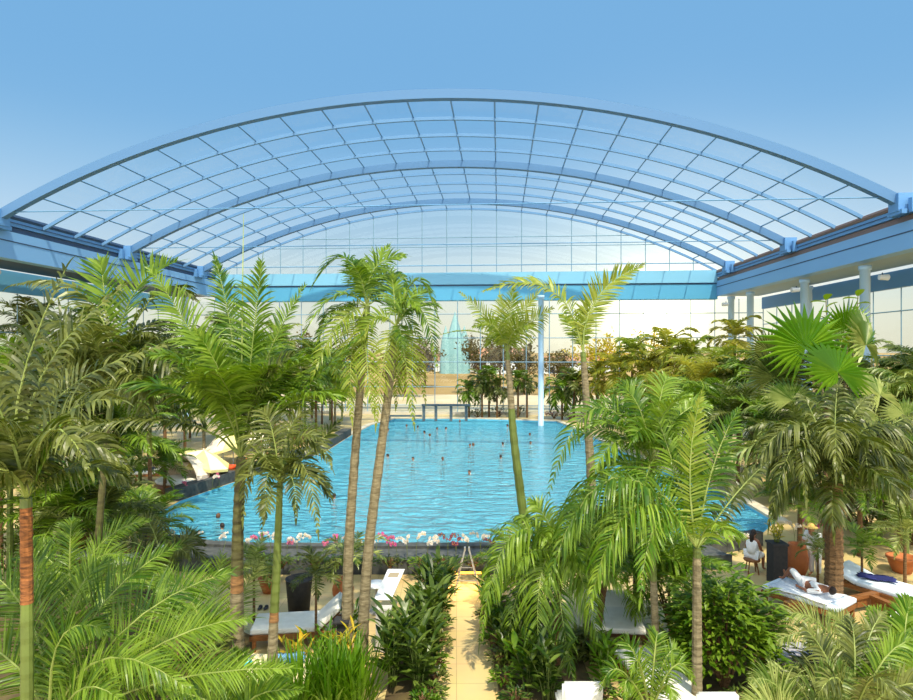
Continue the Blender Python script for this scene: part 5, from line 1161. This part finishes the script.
def person(label, loc, rot, J, skin=SKIN, hair=HAIRD, longhair=0, clothes=(), face=(0, 1, 0), group=None, headup=(0, 0, 1), hat=None, shared=None):
    """J: joints in local coordinates, person facing +y"""
    r = thing('person', label, 'person', loc, group)
    if shared is not None: body, hm = shared
    else:
        vs, rd, ed, ix = [], [], [], {}
        def a(n, p, rr, par=None):
            ix[n] = len(vs); vs.append(V(p)); rd.append(rr)
            if par: ed.append((ix[par], ix[n]))
        a('pel', J['pel'], .135); a('bel', J['bel'], .12, 'pel'); a('che', J['che'], .14, 'bel'); a('nek', J['nek'], .058, 'che'); a('hd', J['hd']-V((0, 0, .04)) if 'lie' not in J else J['hd'], .056, 'nek')
        for s in 'LR':
            a('sh'+s, J['sh'+s], .062, 'che'); a('el'+s, J['el'+s], .043, 'sh'+s); a('wr'+s, J['wr'+s], .028, 'el'+s)
            d = (J['wr'+s]-J['el'+s]).normalized(); sd_ = d.cross(V((0, 0, 1))); sd_ = (sd_ if sd_.length > .2 else d.cross(V((0, 1, 0)))).normalized(); dn = sd_.cross(d)
            a('pm'+s, J['wr'+s]+d*.075, .032, 'wr'+s)
            for k, (o, l) in enumerate(((-.027, .062), (-.009, .075), (.009, .08), (.027, .07))):
                b0 = J['wr'+s]+d*.09+sd_*o; a(f'f{k}'+s, b0+d*l*.5, .0095, 'pm'+s); a(f'g{k}'+s, b0+d*l*.9+dn*l*.3, .008, f'f{k}'+s)
            t0 = J['wr'+s]+d*.035+sd_*-.03; a('t'+s, t0+sd_*-.02+d*.02, .011, 'wr'+s); a('u'+s, t0+sd_*-.03+d*.055+dn*.01, .009, 't'+s)
            a('hi'+s, J['hi'+s], .1, 'pel'); a('kn'+s, J['kn'+s], .06, 'hi'+s); a('ca'+s, J['kn'+s].lerp(J['an'+s], .35), .056, 'kn'+s); a('an'+s, J['an'+s], .036, 'ca'+s); a('to'+s, J['to'+s], .03, 'an'+s)
        body = skinned('body', vs, ed, rd)
        M_ = add_head(body, J['hd'], face, headup, skin); hm = hair_mesh(M_, longhair).mesh('hair', hair, smooth=True)
    bo = link('body', body, r); link('hair', hm, r)
    for nm, keys, gr, m in clothes:
        vs = [J[k] for k in keys[0]]; c = skinned(nm, vs, keys[1], gr); c.materials.append(m); link(nm, c, r)
    if hat:
        q = MB(); M_ = Matrix.Translation(J['hd']); q.lathe(J['hd']+V((0, 0, .05)), [(.2, 0), (.19, .015), (.1, .03), (.095, .1), (.06, .13), (.01, .135)], 18); q.build('hat', hat, r, True, local=True)
    turn(r, rot); return r, (body, hm)
def stand(arm=0, h=0):
    J = dict(pel=V((0, 0, .95)), bel=V((0, .01, 1.12)), che=V((0, 0, 1.32)), nek=V((0, 0, 1.47)), hd=V((0, .02, 1.60)))
    for s, x in (('L', -1), ('R', 1)):
        J['sh'+s] = V((x*.18, 0, 1.40)); J['hi'+s] = V((x*.09, 0, .88)); J['kn'+s] = V((x*.1, .02, .48)); J['an'+s] = V((x*.1, -.01, .09)); J['to'+s] = V((x*.12, .15, .03))
        if arm == 0: J['el'+s] = V((x*.25, -.02, 1.12)); J['wr'+s] = V((x*.27, .08, .88))
        elif arm == 1: J['el'+s] = V((x*.40, .12, 1.30)); J['wr'+s] = V((x*.52, .32, 1.26))
        else: J['el'+s] = V((x*.38, .02, 1.25)); J['wr'+s] = V((x*.62, .1, 1.24))
    return J
SW = [(387.8, 429.7, 'bather alone between the leaning trunks and the jetty, far left in the pool'), (406.8, 425.6, 'bather at the far left of the pool, directly below the drooping crown'), (417.7, 426.7, 'bather in the far row, second right of the drooping palm crown'), (424.6, 432, 'bather with arms spread in the far left of the pool'),
 (430, 435, 'bather just nearer than the one with spread arms'), (437, 428.5, 'bather in the far row in front of the jetty, left of two'), (445.8, 428.2, 'bather in the far row in front of the jetty, right of two'), (460, 421, 'bather by the far bank below the leftmost bushy palm'), (388, 455.5, 'bather in the middle distance right beside the leaning trunk'),
 (413, 458.5, 'bather in the middle distance halfway between leaning trunk and slim palm'), (442.6, 458.5, 'bather in the middle distance left of the swimmer with outstretched arm'), (469.5, 472, 'swimmer with outstretched arm nearest the middle of the pool'), (470, 445, 'left bather of the close pair left of the slim palm'), (473.5, 444.5, 'right bather of the close pair left of the slim palm'),
 (503, 443.5, 'bather touching the slim palm trunk on its left, farther one'), (500.7, 456.5, 'bather left of the slim palm trunk, nearer one'), (530, 434, 'left upper bather of the two near the pale column'), (530.5, 442.5, 'bather just in front of the one near the pale column'), (507.7, 425.5, 'bather at the far bank left of the slim palm trunk'),
 (602.5, 468, 'bather on the right beside the upright-fronded palm trunk'), (624.5, 485, 'bather at the right bank under the bushy crown'), (222.5, 526, 'dark-haired bather at the left end of the pool by the thick trunk'), (218, 515, 'bather under water at the left end of the pool'), (334, 496, 'pale-shouldered swimmer left of the leaning pair'),
 (400, 545, 'left bather of the pair at the near pool edge'), (406, 544.5, 'right bather of the pair at the near pool edge, with darker hair'), (436, 561, 'dark-haired bather close to the planter wall left of the folding stand')]
BODY = {}
for i, (x, y, lab) in enumerate(SW):
    arm = {3: 2, 11: 2, 21: 1, 23: 1}.get(i, i % 2)
    k = (arm, i % 3)
    p = G(x, y, .0); p.z = -1.6
    if i == 26: p = G(436, 558) + F*.8; p.z = -1.5
    if i == 22: p.z = -1.65
    _, sh = person(lab, p, random.Random(i).uniform(0, 6.28) if i not in (24, 25) else YAW, stand(arm), (SKIN, SKIN2, SKIN)[i % 3], (HAIRD, HAIRB, HAIRD)[i % 3], .0, (), group='bathers in the pool', shared=BODY.get(k))
    BODY[k] = sh
# woman in a white dress sitting on the right
def sit(z=.48):
    J = dict(pel=V((0, 0, z+.1)), bel=V((0, .03, z+.28)), che=V((0, .04, z+.47)), nek=V((0, .06, z+.62)), hd=V((0, .1, z+.75)))
    for s, x in (('L', -1), ('R', 1)):
        J['sh'+s] = V((x*.17, .04, z+.55)); J['el'+s] = V((x*.24, .1, z+.28)); J['wr'+s] = V((x*.17, .32, z+.2)); J['hi'+s] = V((x*.1, .05, z+.08)); J['kn'+s] = V((x*.13, .46, z+.06)); J['an'+s] = V((x*.12, .48, .09)); J['to'+s] = V((x*.13, .63, .03))
    return J
LIN = mat('white_linen', (240, 240, 240), .85)
torso = (['pel', 'bel', 'che', 'shL', 'shR'], [(0, 1), (1, 2), (2, 3), (2, 4)])
skirt = (['pel', 'hiL', 'knL', 'hiR', 'knR'], [(0, 1), (1, 2), (0, 3), (3, 4)])
wb = G(752, 573)
st_ = thing('stool', 'low wooden stool beneath the sitting woman in white', 'stool', wb)
MB().lathe(wb, [(.01, .4), (.24, .4), (.25, .43), (.24, .47), (.01, .47)], 16).build('seat', WOOD, st_, True)
for k in range(4): MB().tube([wb+V((math.cos(k*PI/2+.7)*.22, math.sin(k*PI/2+.7)*.22, 0)), wb+V((math.cos(k*PI/2+.7)*.15, math.sin(k*PI/2+.7)*.15, .4))], .02, 6).build('leg', WOOD, st_)
J = sit()
person('woman in white dress with dark ponytail sitting on the right of the pool', wb, YAW-.9, J, SKIN2, HAIRD, .28, (('dress_top', torso, [.19, .175, .18, .085, .085], LIN), ('skirt', skirt, [.17, .14, .1, .14, .1], LIN)))
# man in white shirt and straw hat, bending forward behind the jar
J = stand(0); 
for k in ('bel', 'che', 'nek', 'hd'): pass
J['che'] = V((0, .12, 1.28)); J['nek'] = V((0, .2, 1.4)); J['hd'] = V((0, .27, 1.5))
for s, x in (('L', -1), ('R', 1)): J['sh'+s] = V((x*.18, .13, 1.34)); J['el'+s] = V((x*.24, .2, 1.08)); J['wr'+s] = V((x*.2, .4, .95))
person('man in white robe and straw hat standing behind the terracotta jar', G(815, 576), YAW+2.2, J, SKIN, HAIRB, 0, (('robe', (['pel', 'bel', 'che', 'shL', 'elL', 'shR', 'elR'], [(0, 1), (1, 2), (2, 3), (3, 4), (2, 5), (5, 6)]), [.19, .17, .175, .09, .075, .09, .075], LIN), ('trousers', (['pel', 'hiL', 'knL', 'anL', 'hiR', 'knR', 'anR'], [(0, 1), (1, 2), (2, 3), (0, 4), (4, 5), (5, 6)]), [.17, .13, .1, .085, .13, .1, .085], LIN)), hat=mat('straw', (214, 178, 96), .8))
# reclining man
J = dict(lie=1, pel=V((0, 0, .14)), bel=V((0, -.18, .15)), che=V((0, -.38, .18)), nek=V((0, -.54, .2)), hd=V((0, -.68, .24)))
for s, x in (('L', -1), ('R', 1)):
    J['sh'+s] = V((x*.18, -.46, .16)); J['el'+s] = V((x*.3, -.2, .08)); J['wr'+s] = V((x*.26, .04, .08)); J['hi'+s] = V((x*.09, .08, .13))
J['knL'] = V((-.12, .48, .42)); J['anL'] = V((-.13, .72, .07)); J['toL'] = V((-.14, .86, .05)); J['knR'] = V((.12, .52, .12)); J['anR'] = V((.14, .93, .08)); J['toR'] = V((.15, .98, .2))
person('man in white shirt and shorts reclining with one knee bent on the right sunbed', G(809, 613)+Z*.62, YAW+.3, J, SKIN2, HAIRD, 0, (('shirt', (['pel', 'bel', 'che', 'shL', 'elL', 'shR', 'elR'], [(0, 1), (1, 2), (2, 3), (3, 4), (2, 5), (5, 6)]), [.155, .145, .16, .08, .06, .08, .06], LIN), ('shorts', skirt, [.165, .125, .085, .125, .085], LIN)), face=(0, .35, .94), headup=(0, -1, .3))
# person in white robe far left under palms
person('person in white robe standing on the left bank right of the thick trunk', G(258, 462)+F*1.5, YAW+PI, stand(0), SKIN, HAIRB, 0, (('robe', (['pel', 'bel', 'che', 'shL', 'elL', 'shR', 'elR', 'knL', 'knR'], [(0, 1), (1, 2), (2, 3), (3, 4), (2, 5), (5, 6), (0, 7), (0, 8)]), [.19, .17, .175, .09, .075, .09, .075, .13, .13], LIN),))
